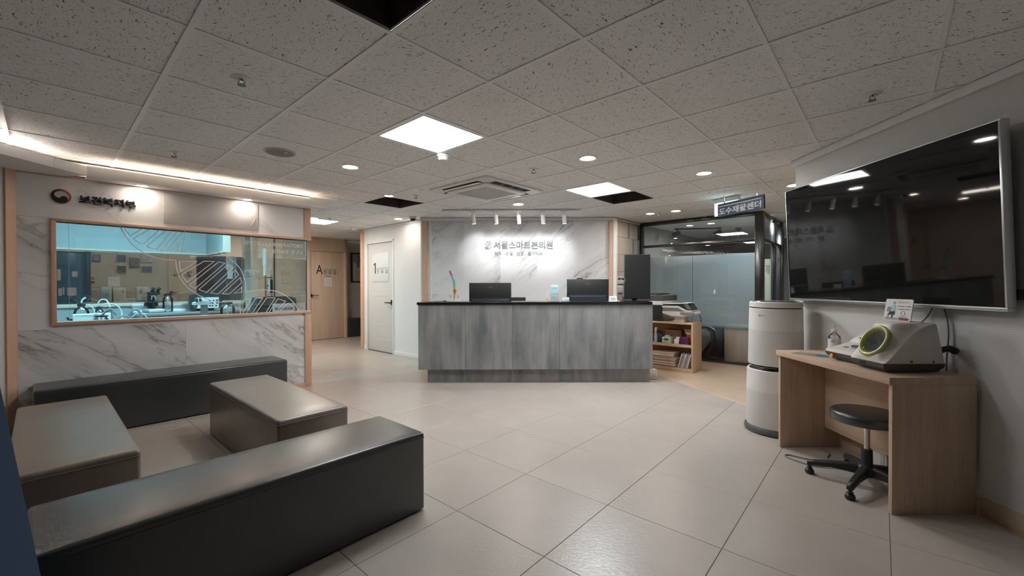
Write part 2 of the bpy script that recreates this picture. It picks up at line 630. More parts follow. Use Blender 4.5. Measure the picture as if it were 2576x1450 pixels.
LEATHB = leather('black_leather', (0.029, 0.033, 0.036), 0.31)
LEATHT = leather('taupe_leather', (0.215, 0.168, 0.138), 0.33)

EM_PANEL = glow('lit_panel', (0.90, 0.965, 1.0), PANEL)
EM_DOWN = glow('lit_downlight', (1.0, 0.91, 0.83), DOWN)
EM_DOWNC = glow('lit_downlight_cool', (0.78, 0.93, 1.0), DOWN * 0.15)
EM_DOWNS = glow('lit_downlight_small', (1.0, 0.86, 0.73), DOWN * 0.55)
EM_DOWNB = glow('lit_downlight_strong', (1.0, 0.91, 0.83), DOWN * 1.05)
EM_PANELB = glow('lit_panel_strong', (0.90, 0.965, 1.0), PANEL * 1.9)
EM_COVE = glow('lit_strip_warm', (1.0, 0.74, 0.52), COVE)
EM_COVEW = glow('lit_strip_neutral', (1.0, 0.88, 0.78), COVE)
EM_CORR = glow('lit_corridor_panel', (1.0, 0.90, 0.79), PANEL * 1.2)
EM_CORR_ADDED = glow('added_corridor_glow', (1.0, 0.84, 0.69), DOWN * 1.5)
EM_SPOT = glow('lit_spot', (1.0, 1.0, 1.0), 6.0)
EM_LAB = glow('lit_laboratory_panel', (0.44, 0.84, 0.97), LABL)
EM_EXIT = glow('lit_exit', (0.60, 0.95, 1.0), 1.1)
EM_GYM_ADDED = glow('added_gym_glow', (0.85, 0.95, 1.0), GYM)

# ---------------------------------------------------------------- floor
FA = 0.8504
fu, fv = (cos(FA), sin(FA)), (sin(FA), -cos(FA))
F0 = (0.0889, 2.7713)
fl = setting('floor', 'floor of square beige stone-look tiles laid diagonally')
obj('subfloor', B().box(-9, 9, -4, 14, -0.06, -0.004), GROUT, fl)

TA, TB = (1.97, 5.92), (2.425, 4.29)       # seam between tiles and the smooth vinyl of the passage
def seam_side(p):
    return (TB[0] - TA[0]) * (p[1] - TA[1]) - (TB[1] - TA[1]) * (p[0] - TA[0])
def clip_seam(poly):
    out = []
    for i in range(len(poly)):
        p, q = poly[i - 1], poly[i]
        a, b = seam_side(p), seam_side(q)
        if (a < 0) != (b < 0):
            t = a / (a - b)
            out.append((p[0] + (q[0] - p[0]) * t, p[1] + (q[1] - p[1]) * t))
        if b < 0:
            out.append(q)
    return out
g = 0.0011
def slab(poly, z0, z1, bev=0.0012):
    b = B()
    n = len(poly)
    cx = sum(p[0] for p in poly) / n; cyy = sum(p[1] for p in poly) / n
    ins = [(cx + (x - cx) * (1 - bev / 0.3), cyy + (y - cyy) * (1 - bev / 0.3)) for x, y in poly]
    b.loft([[(x, y, z0) for x, y in poly], [(x, y, z1 - bev) for x, y in poly], [(x, y, z1) for x, y in ins]])
    return b
def in_view(x, y, z, mx=1.32, my=0.80):
    return y > 0.35 and abs(x / y) < mx and abs((z - EYE) / y) < my
full = slab([(g, g), (0.6 - g, g), (0.6 - g, 0.6 - g), (g, 0.6 - g)], -0.006, 0.0).mesh('tile', TILE, False)
n_t = 0
for i in range(-14, 18):
    for j in range(-16, 14):
        c = (F0[0] + 0.6 * ((i + .5) * fu[0] + (j + .5) * fv[0]), F0[1] + 0.6 * ((i + .5) * fu[1] + (j + .5) * fv[1]))
        if not in_view(c[0], c[1] + .3, 0, 1.5, 1.6) or c[1] > 10.6:
            continue
        if (c[0] + 2.516) * -VX + (c[1] - 5.259) * -VY > 0.5 and (c[0] + 2.516) * UX + (c[1] - 5.259) * UY < -0.5:
            continue
        if c[0] > 2.95 and c[1] < 3.6 or c[1] > 7.4 and c[0] > -1.3:
            continue
        P = lambda a, b_: (F0[0] + 0.6 * ((i + a) * fu[0] + (j + b_) * fv[0]), F0[1] + 0.6 * ((i + a) * fu[1] + (j + b_) * fv[1]))
        cs = [P(0, 0), P(1, 0), P(1, 1), P(0, 1)]
        sd = [seam_side(p) for p in cs]
        if min(sd) >= 0:
            continue
        o0 = P(0, 0)
        if max(sd) < 0:
            # mesh runs along +fu and along +fv, a left-handed pair: lay it from the other corner
            o = obj('tile', full, TILE, fl, loc=(*P(0, 1), 0), rot=(0, 0, FA))
        else:
            k = 1 - 0.0045
            cc = (sum(p[0] for p in cs) / 4, sum(p[1] for p in cs) / 4)
            poly = clip_seam([(cc[0] + (p[0] - cc[0]) * k, cc[1] + (p[1] - cc[1]) * k) for p in cs])
            if len(poly) > 2:
                obj('tile', slab(poly, -0.006, 0.0), TILE, fl, smooth=False)
        n_t += 1
d = Vector((TB[0] - TA[0], TB[1] - TA[1])).normalized()
nx, ny = -d.y, d.x                        # towards the passage
if seam_side((TA[0] + nx, TA[1] + ny)) < 0:
    nx, ny = -nx, -ny
s0 = (TA[0] - d.x * 1.2 + nx * .002, TA[1] - d.y * 1.2 + ny * .002); s1 = (TB[0] + d.x * 3 + nx * .002, TB[1] + d.y * 3 + ny * .002)
obj('vinyl_sheet', slab([s0, s1, (s1[0] + nx * 7, s1[1] + ny * 7), (s0[0] + nx * 7, s0[1] + ny * 7)], -0.006, 0.001), VINYL, fl, smooth=False)

# ---------------------------------------------------------------- ceiling
CA = 0.83877
cu_, cv_ = (cos(CA), sin(CA)), (sin(CA), -cos(CA))
G0 = (-1.3710, 1.8022)
def G(i, j):
    return (G0[0] + 0.6 * (i * cu_[0] + j * cv_[0]), G0[1] + 0.6 * (i * cu_[1] + j * cv_[1]))
ce = setting('ceiling', 'suspended ceiling of square mineral tiles in a white metal grid')
obj('slab', B().box(-9, 9, -4, 14, 2.95, 3.0), WHITE, ce)
obj('rear_panel', B().box(-9, 9, -4, 0.30, HC - .001, HC + .02), plain('rear_ceiling_darkened', (0.25, 0.25, 0.25), 0.8), ce)  # unseen ceiling behind the viewer, coloured dark to cut bounce light up front
OPEN = {(2, -1), (6, -1), (7, -1), (0, 1), (4, -5), (4, -9)}
e = 0.004
ctile = B().box(e, 0.6 - e, e, 0.6 - e, HC + .0005, HC + .014).mesh('ceiling_tile', CTILE, False)
cells = []
for i in range(-6, 18):
    for j in range(-14, 12):
        x, y = G(i + .5, j + .5)
        if (i, j) in OPEN or not in_view(x, y + .2, HC, 1.5, 1.3) or y > 10.4:
            continue
        if -(x + 2.516) * VX - (y - 5.259) * VY > 0.55 and (x + 2.516) * UX + (y - 5.259) * UY < -0.45:
            continue
        if x > 2.98 and y < 3.55 or (y > 7.5 and -1.9 < x < 1.6):
            continue
        cells.append((i, j))
for i, j in cells:
    obj('ceiling_tile', ctile, CTILE, ce, loc=(*G(i, j + 1), 0), rot=(0, 0, CA))
bw = 0.012
for i in range(-6, 18):
    js = [j for a, j in cells if a in (i, i - 1)]
    if js:
        p, q = G(i, min(js)), G(i, max(js) + 1)
        L = sqrt((p[0] - q[0]) ** 2 + (p[1] - q[1]) ** 2)
        obj('grid_bar', B().box(-bw, bw, 0, L, HC - .005, HC), TBAR, ce, loc=(*q, 0), rot=(0, 0, CA), smooth=False)
for j in range(-14, 12):
    is_ = [i for i, b_ in cells if b_ in (j, j - 1)]
    if is_:
        p, q = G(min(is_), j), G(max(is_) + 1, j)
        L = sqrt((p[0] - q[0]) ** 2 + (p[1] - q[1]) ** 2)
        obj('grid_bar', B().box(0, L, -bw * .85, bw * .85, HC - .0042, HC), TBAR, ce, loc=(*p, 0), rot=(0, 0, CA), smooth=False)
rb = B()
e = .013
for a in ((e, e + .01, e, .6 - e), (.59 - e, .6 - e, e, .6 - e), (e, .6 - e, e, e + .01), (e, .6 - e, .59 - e, .6 - e)):
    rb.box(*a, HC, HC + .34)
rb.box(e, .6 - e, e, .6 - e, HC + .33, HC + .34)
rbm = rb.mesh('ceiling_recess', RECESS, False)
for i, j in ((7, -1), (0, 1), (4, -5)):
    obj('open_recess', rbm, RECESS, ce, loc=(*G(i, j + 1), 0), rot=(0, 0, CA), label='open dark brown recess where a ceiling tile is missing')

# ---------------------------------------------------------------- walls
def wall(name, label, x0, x1, y0, y1, z0, z1, mat, loc=(0, 0, 0), rz=0.0):
    s_ = setting(name, label, loc, rz)
    obj('core', B().box(x0, x1, y0, y1, z0, z1), mat, s_, smooth=False)
    return s_

# reception wall
wr = wall('wall_reception', 'white marble wall behind the reception counter carrying the clinic name', -1.50, 1.72, 0.03, 0.13, 0, HC, WHITE, (0, 6.88, 0))
xs = [-1.386, -0.79, -0.19, 0.41, 1.01, 1.587]
for a, b_ in zip(xs, xs[1:]):
    for z0, z1 in ((0.0, 1.1085), (1.1092, 2.302)):
        obj('marble_panel', B().box(a + .0003, b_ - .0003, 0.012, 0.032, z0, z1), MARB1, wr, smooth=False)
obj('post', B().box(-1.469, -1.387, -0.02, 0.04, 0, 2.304, .003), PEACH, wr)
obj('post', B().box(1.588, 1.645, -0.02, 0.04, 0, 2.298, .003), PEACH, wr)
obj('edge_strip', B().box(1.648, 1.706, -0.025, 0.06, 0, 2.345, .003), WHITE, wr)
obj('bulkhead', B().box(-1.49, 1.646, -0.03, 0.04, 2.304, HC - .006), WHITE, wr, smooth=False)
sg = thing('clinic_sign', 'grey raised clinic name and emblem on the white marble reception wall', 'sign', (0, 6.88, 0))
text('lettering', '서울스마트본의원', -0.298, 0.668, 1.845, 1.970, -0.004, LETTER, sg, .012, .012, split=8)
text('lettering', '척추 · 관절 · 신경 · 줄기세포', -0.285, 0.505, 1.739, 1.803, 0.002, LETTER, sg, .008, 0.0, split=-.012)
lg = B()
def lpoly(pts):
    f = lambda p: (-0.448 + (p[0] - 415) / 172 * 0.110, 1.845 + (508 - p[1]) / 212 * 0.125)
    lg.prism([f(p) for p in pts], -0.004, 0.010)
lpoly([(440, 315), (462, 298), (585, 298), (585, 318), (480, 318), (585, 425), (588, 455), (572, 485), (545, 507), (548, 480), (562, 455), (556, 430)])
lpoly([(500, 345), (585, 345), (585, 362), (535, 375)])
lpoly([(418, 350), (522, 425), (524, 440), (500, 440), (425, 385)])
lpoly([(425, 442), (505, 442), (515, 455), (490, 462), (425, 462)])
lpoly([(425, 492), (515, 492), (545, 507), (425, 507)])
lpoly([(425, 470), (520, 470), (530, 480), (425, 482)])
obj('emblem', lg, LETTER, sg, smooth=False)

# door wall 1 (runs back from the reception wall)
W1 = (-1.47 + UX * .07, 6.9 + UY * .07)
R1 = A - pi / 2
w1 = setting('wall_door', 'plain white wall with the white consulting room door', (*W1, 0), R1)
obj('core', B().box(-0.955, 0.12, 0, .12, 0, HC - .006), WHITE, w1, smooth=False)
obj('core', B().box(-2.03, -1.885, 0, .12, 0, HC - .006), WHITE, w1, smooth=False)
obj('core', B().box(-1.885, -0.955, 0, .12, 2.085, HC - .006), WHITE, w1, smooth=False)
obj('bulkhead', B().box(-2.0, 0.05, -.022, .0, 2.315, HC - .006), WHITE, w1, smooth=False)
obj('post', B().box(-2.085, -1.985, -.03, .14, 0, HC - .006, .003), PEACH, w1)
obj('baseboard', B().box(-.945, .05, -.012, .0, 0, .075, .002), WHITE, w1)
obj('baseboard', B().box(-1.985, -1.90, -.012, .0, 0, .075, .002), WHITE, w1)
d1 = setting('door_1', 'white consulting room door with the number 1 on a white plate', (*W1, 0), R1)
fr = B()
fr.box(-1.90, -1.850, -.018, .10, 0, 2.09, .004); fr.box(-.975, -.94, -.018, .10, 0, 2.09, .004); fr.box(-1.90, -.94, -.018, .10, 2.05, 2.09, .004)
obj('door_frame', fr, WHITE, d1)
leafm = plain('door_white', (0.66, 0.645, 0.63), 0.5)
obj('leaf', B().box(-1.846, -.979, .012, .05, .012, 2.046, .003), leafm, d1)
obj('threshold', B().box(-1.85, -.975, .0, .06, 0.0, .01), DGREY, d1)
gr = B()
for z in (1.055, .785, .51, .235):
    gr.box(-1.68, -1.12, .0075, .0115, z - .005, z + .005, .002)
obj('moulding', gr, leafm, d1)
plate = obj('sign_plate', B().box(-1.69, -1.125, .004, .0118, 1.32, 1.86, .002), plain('door_plate', (0.72, 0.75, 0.77), 0.35), d1)
obj('lettering', B().prism([(-1.598, 1.475), (-1.567, 1.475), (-1.567, 1.680), (-1.590, 1.680), (-1.640, 1.652), (-1.640, 1.630), (-1.598, 1.648)], .003, .0039), INK, d1, smooth=False)
text('lettering', '진 료 실', -1.535, -1.150, 1.476, 1.556, .0035, INK, d1)
obj('rule_line', B().box(-1.535, -1.150, .003, .0039, 1.571, 1.577), INK, d1)
h = B()
h.box(-1.055, -1.012, -.003, .012, .895, .985, .004); h.cyl((-1.035, 0, .935), (-1.035, -.05, .935), .011); h.box(-1.17, -1.02, -.058, -.042, .926, .946, .004)
obj('door_handle', h, BLACK, d1)

# ---------------------------------------------------------------- laboratory front
LP = (-2.516, 5.259)
wl = setting('wall_laboratory', 'white marble laboratory wall in a peach frame', (*LP, 0), A)
obj('core', B().box(-2.43, -.04, .02, .11, 0, .93), WHITE, wl, smooth=False)
obj('core', B().box(-2.43, -.02, .02, .11, 1.815, HC - .004), WHITE, wl, smooth=False)
obj('core', B().box(-2.43, -2.165, .02, .11, .93, 1.815), WHITE, wl, smooth=False)
def mp(x0, x1, z0, z1):
    obj('marble_panel', B().box(x0 + .0008, x1 - .0008, .004, .0195, z0 + .0008, z1 - .0008), MARB2, wl, smooth=False)
for a, b_ in ((-2.385, -1.263), (-1.263, -.08)):
    mp(a, b_, .05, .30); mp(a, b_, .30, .877); mp(a, b_, 1.84, 2.205)
mp(-2.385, -2.19, .877, 1.84)
def tr(x0, x1, z0, z1, y0=-.012, y1=.02):
    obj('trim', B().box(x0, x1, y0, y1, z0, z1, .002), PEACH, wl)
tr(-.08, -.002, 0, .909, -.012, .11); tr(-.08, -.002, 1.838, 2.215, -.012, .11); tr(-2.38, -.08, 0, .05); tr(-2.385, -.08, 2.203, 2.215, -.006)
tr(-2.395, -2.385, 0, 2.215, -.004)
obj('wall_end', B().box(-2.43, -2.395, -.003, .1, 0, 2.3), PEACH, wl, smooth=False)
win = setting('window_1', 'laboratory window in a peach frame with white helix pattern and lettering on the glass', (*LP, 0), A)
fb = B()
fb.box(-2.192, -.002, -.02, .11, 1.815, 1.839, .002); fb.box(-2.188, -.002, -.02, .11, .910, .937, .002); fb.box(-2.192, -2.160, -.02, .11, .910, 1.839, .002)
obj('frame', fb, PEACH, win)
obj('pane', B().box(-2.16, -.047, .03, .038, .937, 1.815), GLASSL, win, smooth=False)
obj('pane', B().box(-.047, -.039, .03, 1.105, .0, 2.2), GLASS2, win, smooth=False, label='side pane of the laboratory corner')
obj('pane_edge', B().box(-.047, -.039, .024, .030, .937, 1.815), DGREY, win, smooth=False)
obj('vertical_joint', B().box(-2.085, -2.083, .029, .0305, .937, 1.815), LGREY, win, smooth=False)
DNA = [
    ('s', [(-1.75, 1.815), (-1.725, 1.755), (-1.693, 1.692), (-1.656, 1.639), (-1.608, 1.595), (-1.566, 1.565), (-1.51, 1.54), (-1.435, 1.519), (-1.334, 1.513)]),
    ('s', [(-1.334, 1.513), (-1.331, 1.46), (-1.318, 1.393), (-1.292, 1.318), (-1.245, 1.242), (-1.183, 1.181), (-1.105, 1.128), (-1.025, 1.09), (-0.943, 1.074), (-0.85, 1.076), (-0.767, 1.083)]),
    ('s', [(-0.767, 1.083), (-0.768, 1.009), (-0.762, 0.938)]),
    ('s', [(-1.258, 1.815), (-1.269, 1.716), (-1.29, 1.605)]),
    ('s', [(-1.29, 1.605), (-1.201, 1.614), (-1.116, 1.626), (-1.029, 1.629), (-0.955, 1.611), (-0.886, 1.57), (-0.824, 1.514), (-0.769, 1.451), (-0.733, 1.369), (-0.715, 1.286), (-0.718, 1.183)]),
    ('s', [(-0.718, 1.183), (-0.631, 1.196), (-0.538, 1.205), (-0.433, 1.194), (-0.342, 1.164), (-0.259, 1.108), (-0.194, 1.036), (-0.146, 0.963), (-0.135, 0.938)]),
    ('l', [(-1.727, 1.815), (-1.707, 1.773), (-1.68, 1.733), (-1.586, 1.814)]),
    ('l', [(-1.53, 1.815), (-1.658, 1.708), (-1.631, 1.681), (-1.591, 1.656), (-1.458, 1.815)]),
    ('l', [(-1.41, 1.815), (-1.559, 1.639), (-1.529, 1.625), (-1.486, 1.614), (-1.361, 1.814)]),
    ('l', [(-1.318, 1.813), (-1.45, 1.608), (-1.405, 1.604), (-1.287, 1.793), (-1.287, 1.813)]),
    ('c', [(-1.366, 1.601), (-1.309, 1.701), (-1.324, 1.603)]),
    ('c', [(-1.307, 1.503), (-1.304, 1.453), (-1.296, 1.401), (-1.159, 1.509)]),
    ('c', [(-1.099, 1.513), (-1.008, 1.515), (-1.244, 1.289), (-1.271, 1.335), (-1.286, 1.365)]),
    ('c', [(-0.966, 1.512), (-0.91, 1.499), (-1.175, 1.224), (-1.203, 1.242), (-1.222, 1.263)]),
    ('c', [(-0.879, 1.489), (-0.832, 1.454), (-1.077, 1.181), (-1.112, 1.198), (-1.145, 1.214)]),
    ('c', [(-0.809, 1.427), (-0.779, 1.373), (-0.976, 1.162), (-1.039, 1.175)]),
    ('c', [(-0.763, 1.345), (-0.751, 1.286), (-0.873, 1.16), (-0.938, 1.164)]),
    ('c', [(-0.75, 1.235), (-0.752, 1.179), (-0.822, 1.168)]),
    ('l', [(-0.731, 1.1), (-0.657, 1.1), (-0.744, 0.94)]),
    ('l', [(-0.707, 0.939), (-0.611, 1.108), (-0.538, 1.109), (-0.649, 0.938)]),
    ('l', [(-0.607, 0.938), (-0.495, 1.111), (-0.406, 1.106), (-0.505, 0.938)]),
    ('l', [(-0.474, 0.938), (-0.375, 1.096), (-0.292, 1.064), (-0.398, 0.938)]),
    ('l', [(-0.367, 0.938), (-0.26, 1.04), (-0.184, 0.975), (-0.223, 0.938)]),
]
for kind, pts in DNA:
    b_ = B()
    if kind == 's':
        b_.ribbon([(p.x, p.y) for p in spline([Vector((x, z, 0)) for x, z in pts], 5)], .0075, .0285)
    else:
        b_.ribbon(pts, .0068, .0285, kind == 'c')
    obj('helix_outline', b_, DECAL, win, smooth=False)
text('lettering', 'STEM CELLLABBORATORY', -.790, -.079, 1.7185, 1.7595, .0285, DECAL, win, bold=.01)
text('lettering', '줄기세포 연구소', -.441, -.079, 1.634, 1.681, .0285, DECAL, win)
sgn = thing('ministry_sign', 'black raised ministry name with a round swirl emblem on the laboratory wall', 'sign', (*LP, 0), A)
text('lettering', '보건복지부', -2.019, -1.640, 1.992, 2.066, -.012, INK, sgn, .014, .03, split=5)
ec = (-2.129, 2.035)
def ep(pts, r=.062):
    return [(ec[0] + x * r, ec[1] + y * r) for x, y in pts]
obj('emblem_disc', B().prism(ep([(1.06 * cos(a_ * pi / 24), 1.06 * sin(a_ * pi / 24)) for a_ in range(48)]), -.006, .003), plain('emblem_white', (0.60, 0.57, 0.55), 0.5), sgn)
arc = lambda a0, a1, r_, n_: [(r_ * cos(radians(a0 + (a1 - a0) * i / n_)), r_ * sin(radians(a0 + (a1 - a0) * i / n_))) for i in range(n_ + 1)]
blk = arc(78, 303, .98, 28) + [(p.x, p.y) for p in spline([Vector((x, y, 0)) for x, y in [(.54, -.80), (.66, -.45), (.58, -.12), (.34, .06), (.06, 0.0), (-.12, -.22), (-.36, -.20), (-.60, .04), (-.62, .36), (-.42, .66), (-.12, .84), (.18, .92)]], 4)]
obj('emblem_black', B().prism(ep(blk), -.010, -.0062), INK, sgn, smooth=False)
red = arc(84, -58, .98, 24) + [(p.x, p.y) for p in spline([Vector((x, y, 0)) for x, y in [(.60, -.66), (.76, -.28), (.78, .08), (.66, .42), (.42, .64), (.10, .74), (-.22, .66), (-.46, .48)]], 4)] + [(-.40, .62), (-.12, .80), (.08, .90)]
obj('emblem_red', B().prism(ep(red), -.009, -.0062), RED, sgn, smooth=False)
ws = thing('covered_sign', 'blank off-white sheet taped over a sign above the laboratory window', 'sign', (*LP, 0), A)
obj('sheet', B().box(-1.433, -.590, -.006, .0035, 1.880, 2.182, .002), plain('off_white_sheet', (0.58, 0.55, 0.53), 0.4), ws)
obj('crease', B().tube([(-.66, -.006, 1.93), (-.63, -.0075, 1.98), (-.62, -.006, 2.02)], .004, 6), plain('off_white_sheet', (0,) * 3), ws)

# soffit with its light trough
so = setting('trim_soffit', 'white soffit with a warm light trough above the laboratory wall', (*LP, 0), A)
obj('soffit_bottom', B().box(-1.98, .13, -.17, .02, 2.208, 2.222), WHITE, so, smooth=False)
obj('fascia', B().box(-1.98, .145, -.185, -.17, 2.206, 2.302, .002), WHITE, so)
obj('fascia_end', B().box(.13, .145, -.17, .07, 2.206, 2.302, .002), WHITE, so)
obj('trough_back', B().box(-2.4, -.03, -.055, -.04, 2.222, 2.338, .002), WHITE, so)
obj('light_strip', B().box(-1.93, -.06, -.066, -.0555, 2.268, 2.282), EM_COVE, so, smooth=False, label='lit warm strip lamp in the trough')
s1_ = setting('trim_soffit_left', 'white soffit with a neutral light trough along the left wall')
obj('soffit_bottom', B().prism([(-4.1, -1.0), (-3.705, -1.0), (-3.705, 3.66), (-3.92, 3.66), (-4.1, 3.47)], 2.212, 2.222, 'z'), WHITE, s1_, smooth=False)
for y0, y1 in ((-1.0, 3.395), (3.397, 3.685)):
    obj('fascia', B().box(-3.705, -3.69, y0, y1, 2.210, 2.291, .0015), WHITE, s1_)
obj('trough_back', B().box(-3.90, -3.885, -1.0, 3.60, 2.222, 2.335), WHITE, s1_, smooth=False)
obj('light_strip', B().box(-3.8845, -3.874, .6, 3.30, 2.262, 2.276), EM_COVEW, s1_, smooth=False, label='lit neutral strip lamp in the trough')

# left, right and rear walls
wleft = wall('wall_left', 'grey wall at the left end of the laboratory wall', -4.25, -4.115, -3.0, 3.50, 0, HC, GREYW)
obj('trim', B().box(-4.118, -4.098, 3.405, 3.478, 0, 2.3), PEACH, wleft, smooth=False)
wrt = wall('wall_right', 'pale grey wall behind the television', 2.54, 2.70, -3.0, 3.765, 0, HC, GREYW)
obj('cornice', B().box(2.515, 2.54, -3.0, 3.79, 2.300, HC - .003, .004), WHITE, wrt)
bbr = setting('baseboard_right', 'pale wood baseboard along the right wall')
obj('board', B().box(2.528, 2.54, -3.0, 2.262, 0, .098, .002), ASHX, bbr)
obj('board', B().box(2.528, 2.54, 2.262, 3.76, 0, .098, .002), ASHX, bbr)
wall('wall_back', 'plain wall behind the viewer', -4.3, 2.8, -1.6, -1.5, 0, HC, plain('back_wall_darkened', (0.12, 0.12, 0.12), 0.7))  # out of view; dark colour chosen to dim the foreground

# corridor with the second door
wc = setting('wall_corridor', 'pale wood wall at the end of the corridor', (*LP, 0), A)
N = 4.35
obj('core', B().box(-3.2, -2.075, N, N + .1, 0, HC - .006), CORRW, wc, smooth=False)
obj('core', B().box(-1.74, 1.80, N, N + .1, 0, HC - .006), CORRW, wc, smooth=False)
obj('core', B().box(-2.08, -1.74, N, N + .1, 1.80, HC - .006), CORRW, wc, smooth=False)
obj('core', B().box(1.80, 2.69, N, N + .1, 2.055, HC - .006), WOODD, wc, smooth=False)
obj('core', B().box(2.64, 2.69, N, N + .55, 0, HC - .006), WOODD, wc, smooth=False)
obj('alcove_wall', B().box(2.60, 4.4, N + .5, N + .6, 0, HC - .006), CORRW, wc, smooth=False)
obj('end_wall', B().box(-3.3, -3.2, 2.2, N + .1, 0, HC), BEIGE, wc, smooth=False)
d2 = setting('door_2', 'pale wood consulting room door marked with the letter A', (*LP, 0), A)
fr = B()
fr.box(1.78, 1.815, N - .02, N + .09, 0, 2.075, .004); fr.box(2.615, 2.655, N - .02, N + .09, 0, 2.075, .004); fr.box(1.78, 2.655, N - .02, N + .09, 2.045, 2.075, .004)
obj('door_frame', fr, WOODD, d2)
obj('leaf', B().box(1.818, 2.612, N + .02, N + .06, .008, 2.042, .003), WOODD, d2)
text('lettering', 'A', 1.955, 2.103, 1.515, 1.728, N + .017, INK, d2)
text('lettering', '진 료 실', 2.122, 2.425, 1.516, 1.610, N + .017, INK, d2)
obj('rule_line', B().box(2.122, 2.425, N + .016, N + .0195, 1.626, 1.632), INK, d2)
nt = obj('notice', B().box(2.146, 2.318, N + .015, N + .0195, 1.235, 1.482), PAPER, d2, label='white notice sheet with a grey header')
obj('notice_header', B().box(2.150, 2.314, N + .014, N + .0148, 1.448, 1.478), GREYP, nt)
obj('notice_print', scribble(2.165, 2.300, 1.25, 1.43, 7, N + .0142, 3, .3), GREYP, nt, smooth=False)
h = B()
h.cyl((1.835, N + .019, 1.027), (1.835, N - .01, 1.027), .033, n=20); h.cyl((1.835, N, 1.027), (1.835, N - .045, 1.027), .010); h.box(1.825, 1.985, N - .052, N - .038, 1.018, 1.034, .004)
obj('door_handle', h, BLACK, d2)
d3 = setting('door_3', 'blue glass door at the far left of the corridor beyond the laboratory', (*LP, 0), A)
obj('leaf', B().box(-2.078, -1.745, N + .02, N + .05, 0, 1.79, .003), plain('blue_glass_door', (0.10, 0.26, 0.42), 0.25), d3)
obj('side_jamb', B().box(-1.755, -1.70, N - .03, N + .06, 0, 1.82, .003), plain('deep_blue', (0.04, 0.11, 0.22), 0.5), d3)
pp = B()
for x0, x1, z0, z1 in ((-2.07, -2.03, 1.34, 1.52), (-1.91, -1.845, 1.40, 1.49), (-2.06, -2.02, 1.10, 1.22), (-2.012, -1.992, 1.12, 1.24), (-1.965, -1.86, 1.10, 1.23)):
    obj('notice', B().box(x0, x1, N + .014, N + .0195, z0, z1), PAPER, d3, smooth=False)

# closing wall between corridor and reception, far right passage
wall('wall_passage', 'pale wall at the end of the right-hand passage', 6.6, 6.7, 2.0, 12.0, 0, HC, WHITE)
# ---------------------------------------------------------------- acoustic wall and glass room
wa = setting('wall_acoustic', 'beige felt-panel wall between the reception wall and the glass room', (1.71, 6.9, 0), A)
FELT = plain('beige_felt', (0.41, 0.365, 0.325), 0.95)
FELTD = plain('dark_felt', (0.20, 0.185, 0.172), 0.95)
obj('core', B().box(-.02, .83, .03, .12, 0, HC - .006), FELTD, wa, smooth=False)
rr = random.Random(4)
for k_ in range(8):
    z0 = .02 + k_ * .29
    xx = -.0
    sh = .45 if k_ % 2 else .62
    for a, b_ in ((0.005, .12 + .0), (.12, sh), (sh + .045, .82)):
        obj('felt_panel', B().box(a + .002, b_ - .002, .008, .034, z0 + .002, min(z0 + .288, 2.31)), FELT, wa, smooth=False)
    obj('felt_strip', B().box(sh, sh + .045, .004, .034, z0 + .002, min(z0 + .288, 2.31)), FELTD, wa, smooth=False)
obj('top_strip', B().box(-.02, .84, -.012, .05, 2.315, 2.349, .002), BEIGE, wa)
obj('edge_post', B().box(-.035, .004, -.025, .06, 0, 2.345, .003), BEIGE, wa)
th = thing('thermostat_panel', 'white double thermostat on the felt wall above the light switches', 'thermostat', (1.71, 6.9, 0), A)
obj('plate', B().box(.012, .262, -.018, .008, 1.268, 1.385, .006), WPLAS, th)
obj('screen', B().box(.030, .125, -.021, -.0182, 1.333, 1.372), DGREY, th); obj('screen', B().box(.150, .245, -.021, -.0182, 1.333, 1.372), DGREY, th)
obj('button', B().box(.072, .086, -.021, -.0182, 1.295, 1.312), MGREY, th); obj('button', B().box(.190, .204, -.021, -.0182, 1.295, 1.312), MGREY, th)
lsw = thing('light_switch', 'white four-gang light switch on the felt wall below the thermostat', 'switch', (1.71, 6.9, 0), A)
obj('plate', B().box(.010, .232, -.012, .008, 1.118, 1.240, .005), WPLAS, lsw)
for k_, x in enumerate((.035, .078, .135, .178)):
    obj('rocker', B().box(x, x + .034, -.018, -.0122, 1.140, 1.220, .003), LGREY, lsw)

GL = (2.302, 7.551)
R1 = A - pi / 2
wg = setting('wall_glass', 'glass partition in dark metal frame around the exercise room', (*GL, 0), R1)
obj('post', B().box(0, .045, 0, .06, 0, HC - .006, .003), GUNMETAL, wg)
obj('post', B().box(1.823, 1.935, -.01, .10, 0, HC - .006, .003), GUNMETAL, wg)
obj('top_bar', B().box(.045, 1.823, 0, .05, 2.293, HC - .006, .003), GUNMETAL, wg)
obj('middle_bar', B().box(.045, 1.823, 0, .05, 1.905, 1.947, .003), GUNMETAL, wg)
obj('bottom_bar', B().box(.045, 1.823, 0, .05, 0, .044, .003), GUNMETAL, wg)
obj('pane', B().box(.045, 1.823, .021, .029, 1.947, 2.293), GLASS, wg, smooth=False)
for a, b_ in ((.045, .904), (.908, 1.823)):
    obj('pane', B().box(a, b_, .021, .029, .044, 1.905), GLASS, wg, smooth=False)
k = NT('frosted_film')
kd = k.n('BsdfDiffuse', {'Color': (0.73, 0.765, 0.765)})
kt = k.n('BsdfTranslucent', {'Color': (0.60, 0.66, 0.68)})
kp = k.n('BsdfTransparent', {'Color': (0.75, 0.82, 0.82)})
sepz = k.n('SeparateXYZ', {'Vector': k.pos(kind='Object')}).outputs[2]
fade = k.n('MapRange', {'Value': k.math('ADD', sepz, k.math('MULTIPLY', k.noise(k.pos(kind='Object'), 3.0), .02)), 'From Min': .56, 'From Max': .66, 'To Min': 0.0, 'To Max': 0.94}).outputs[0]
m1 = k.n('MixShader', {0: 0.35, 1: kd.outputs[0], 2: kt.outputs[0]})
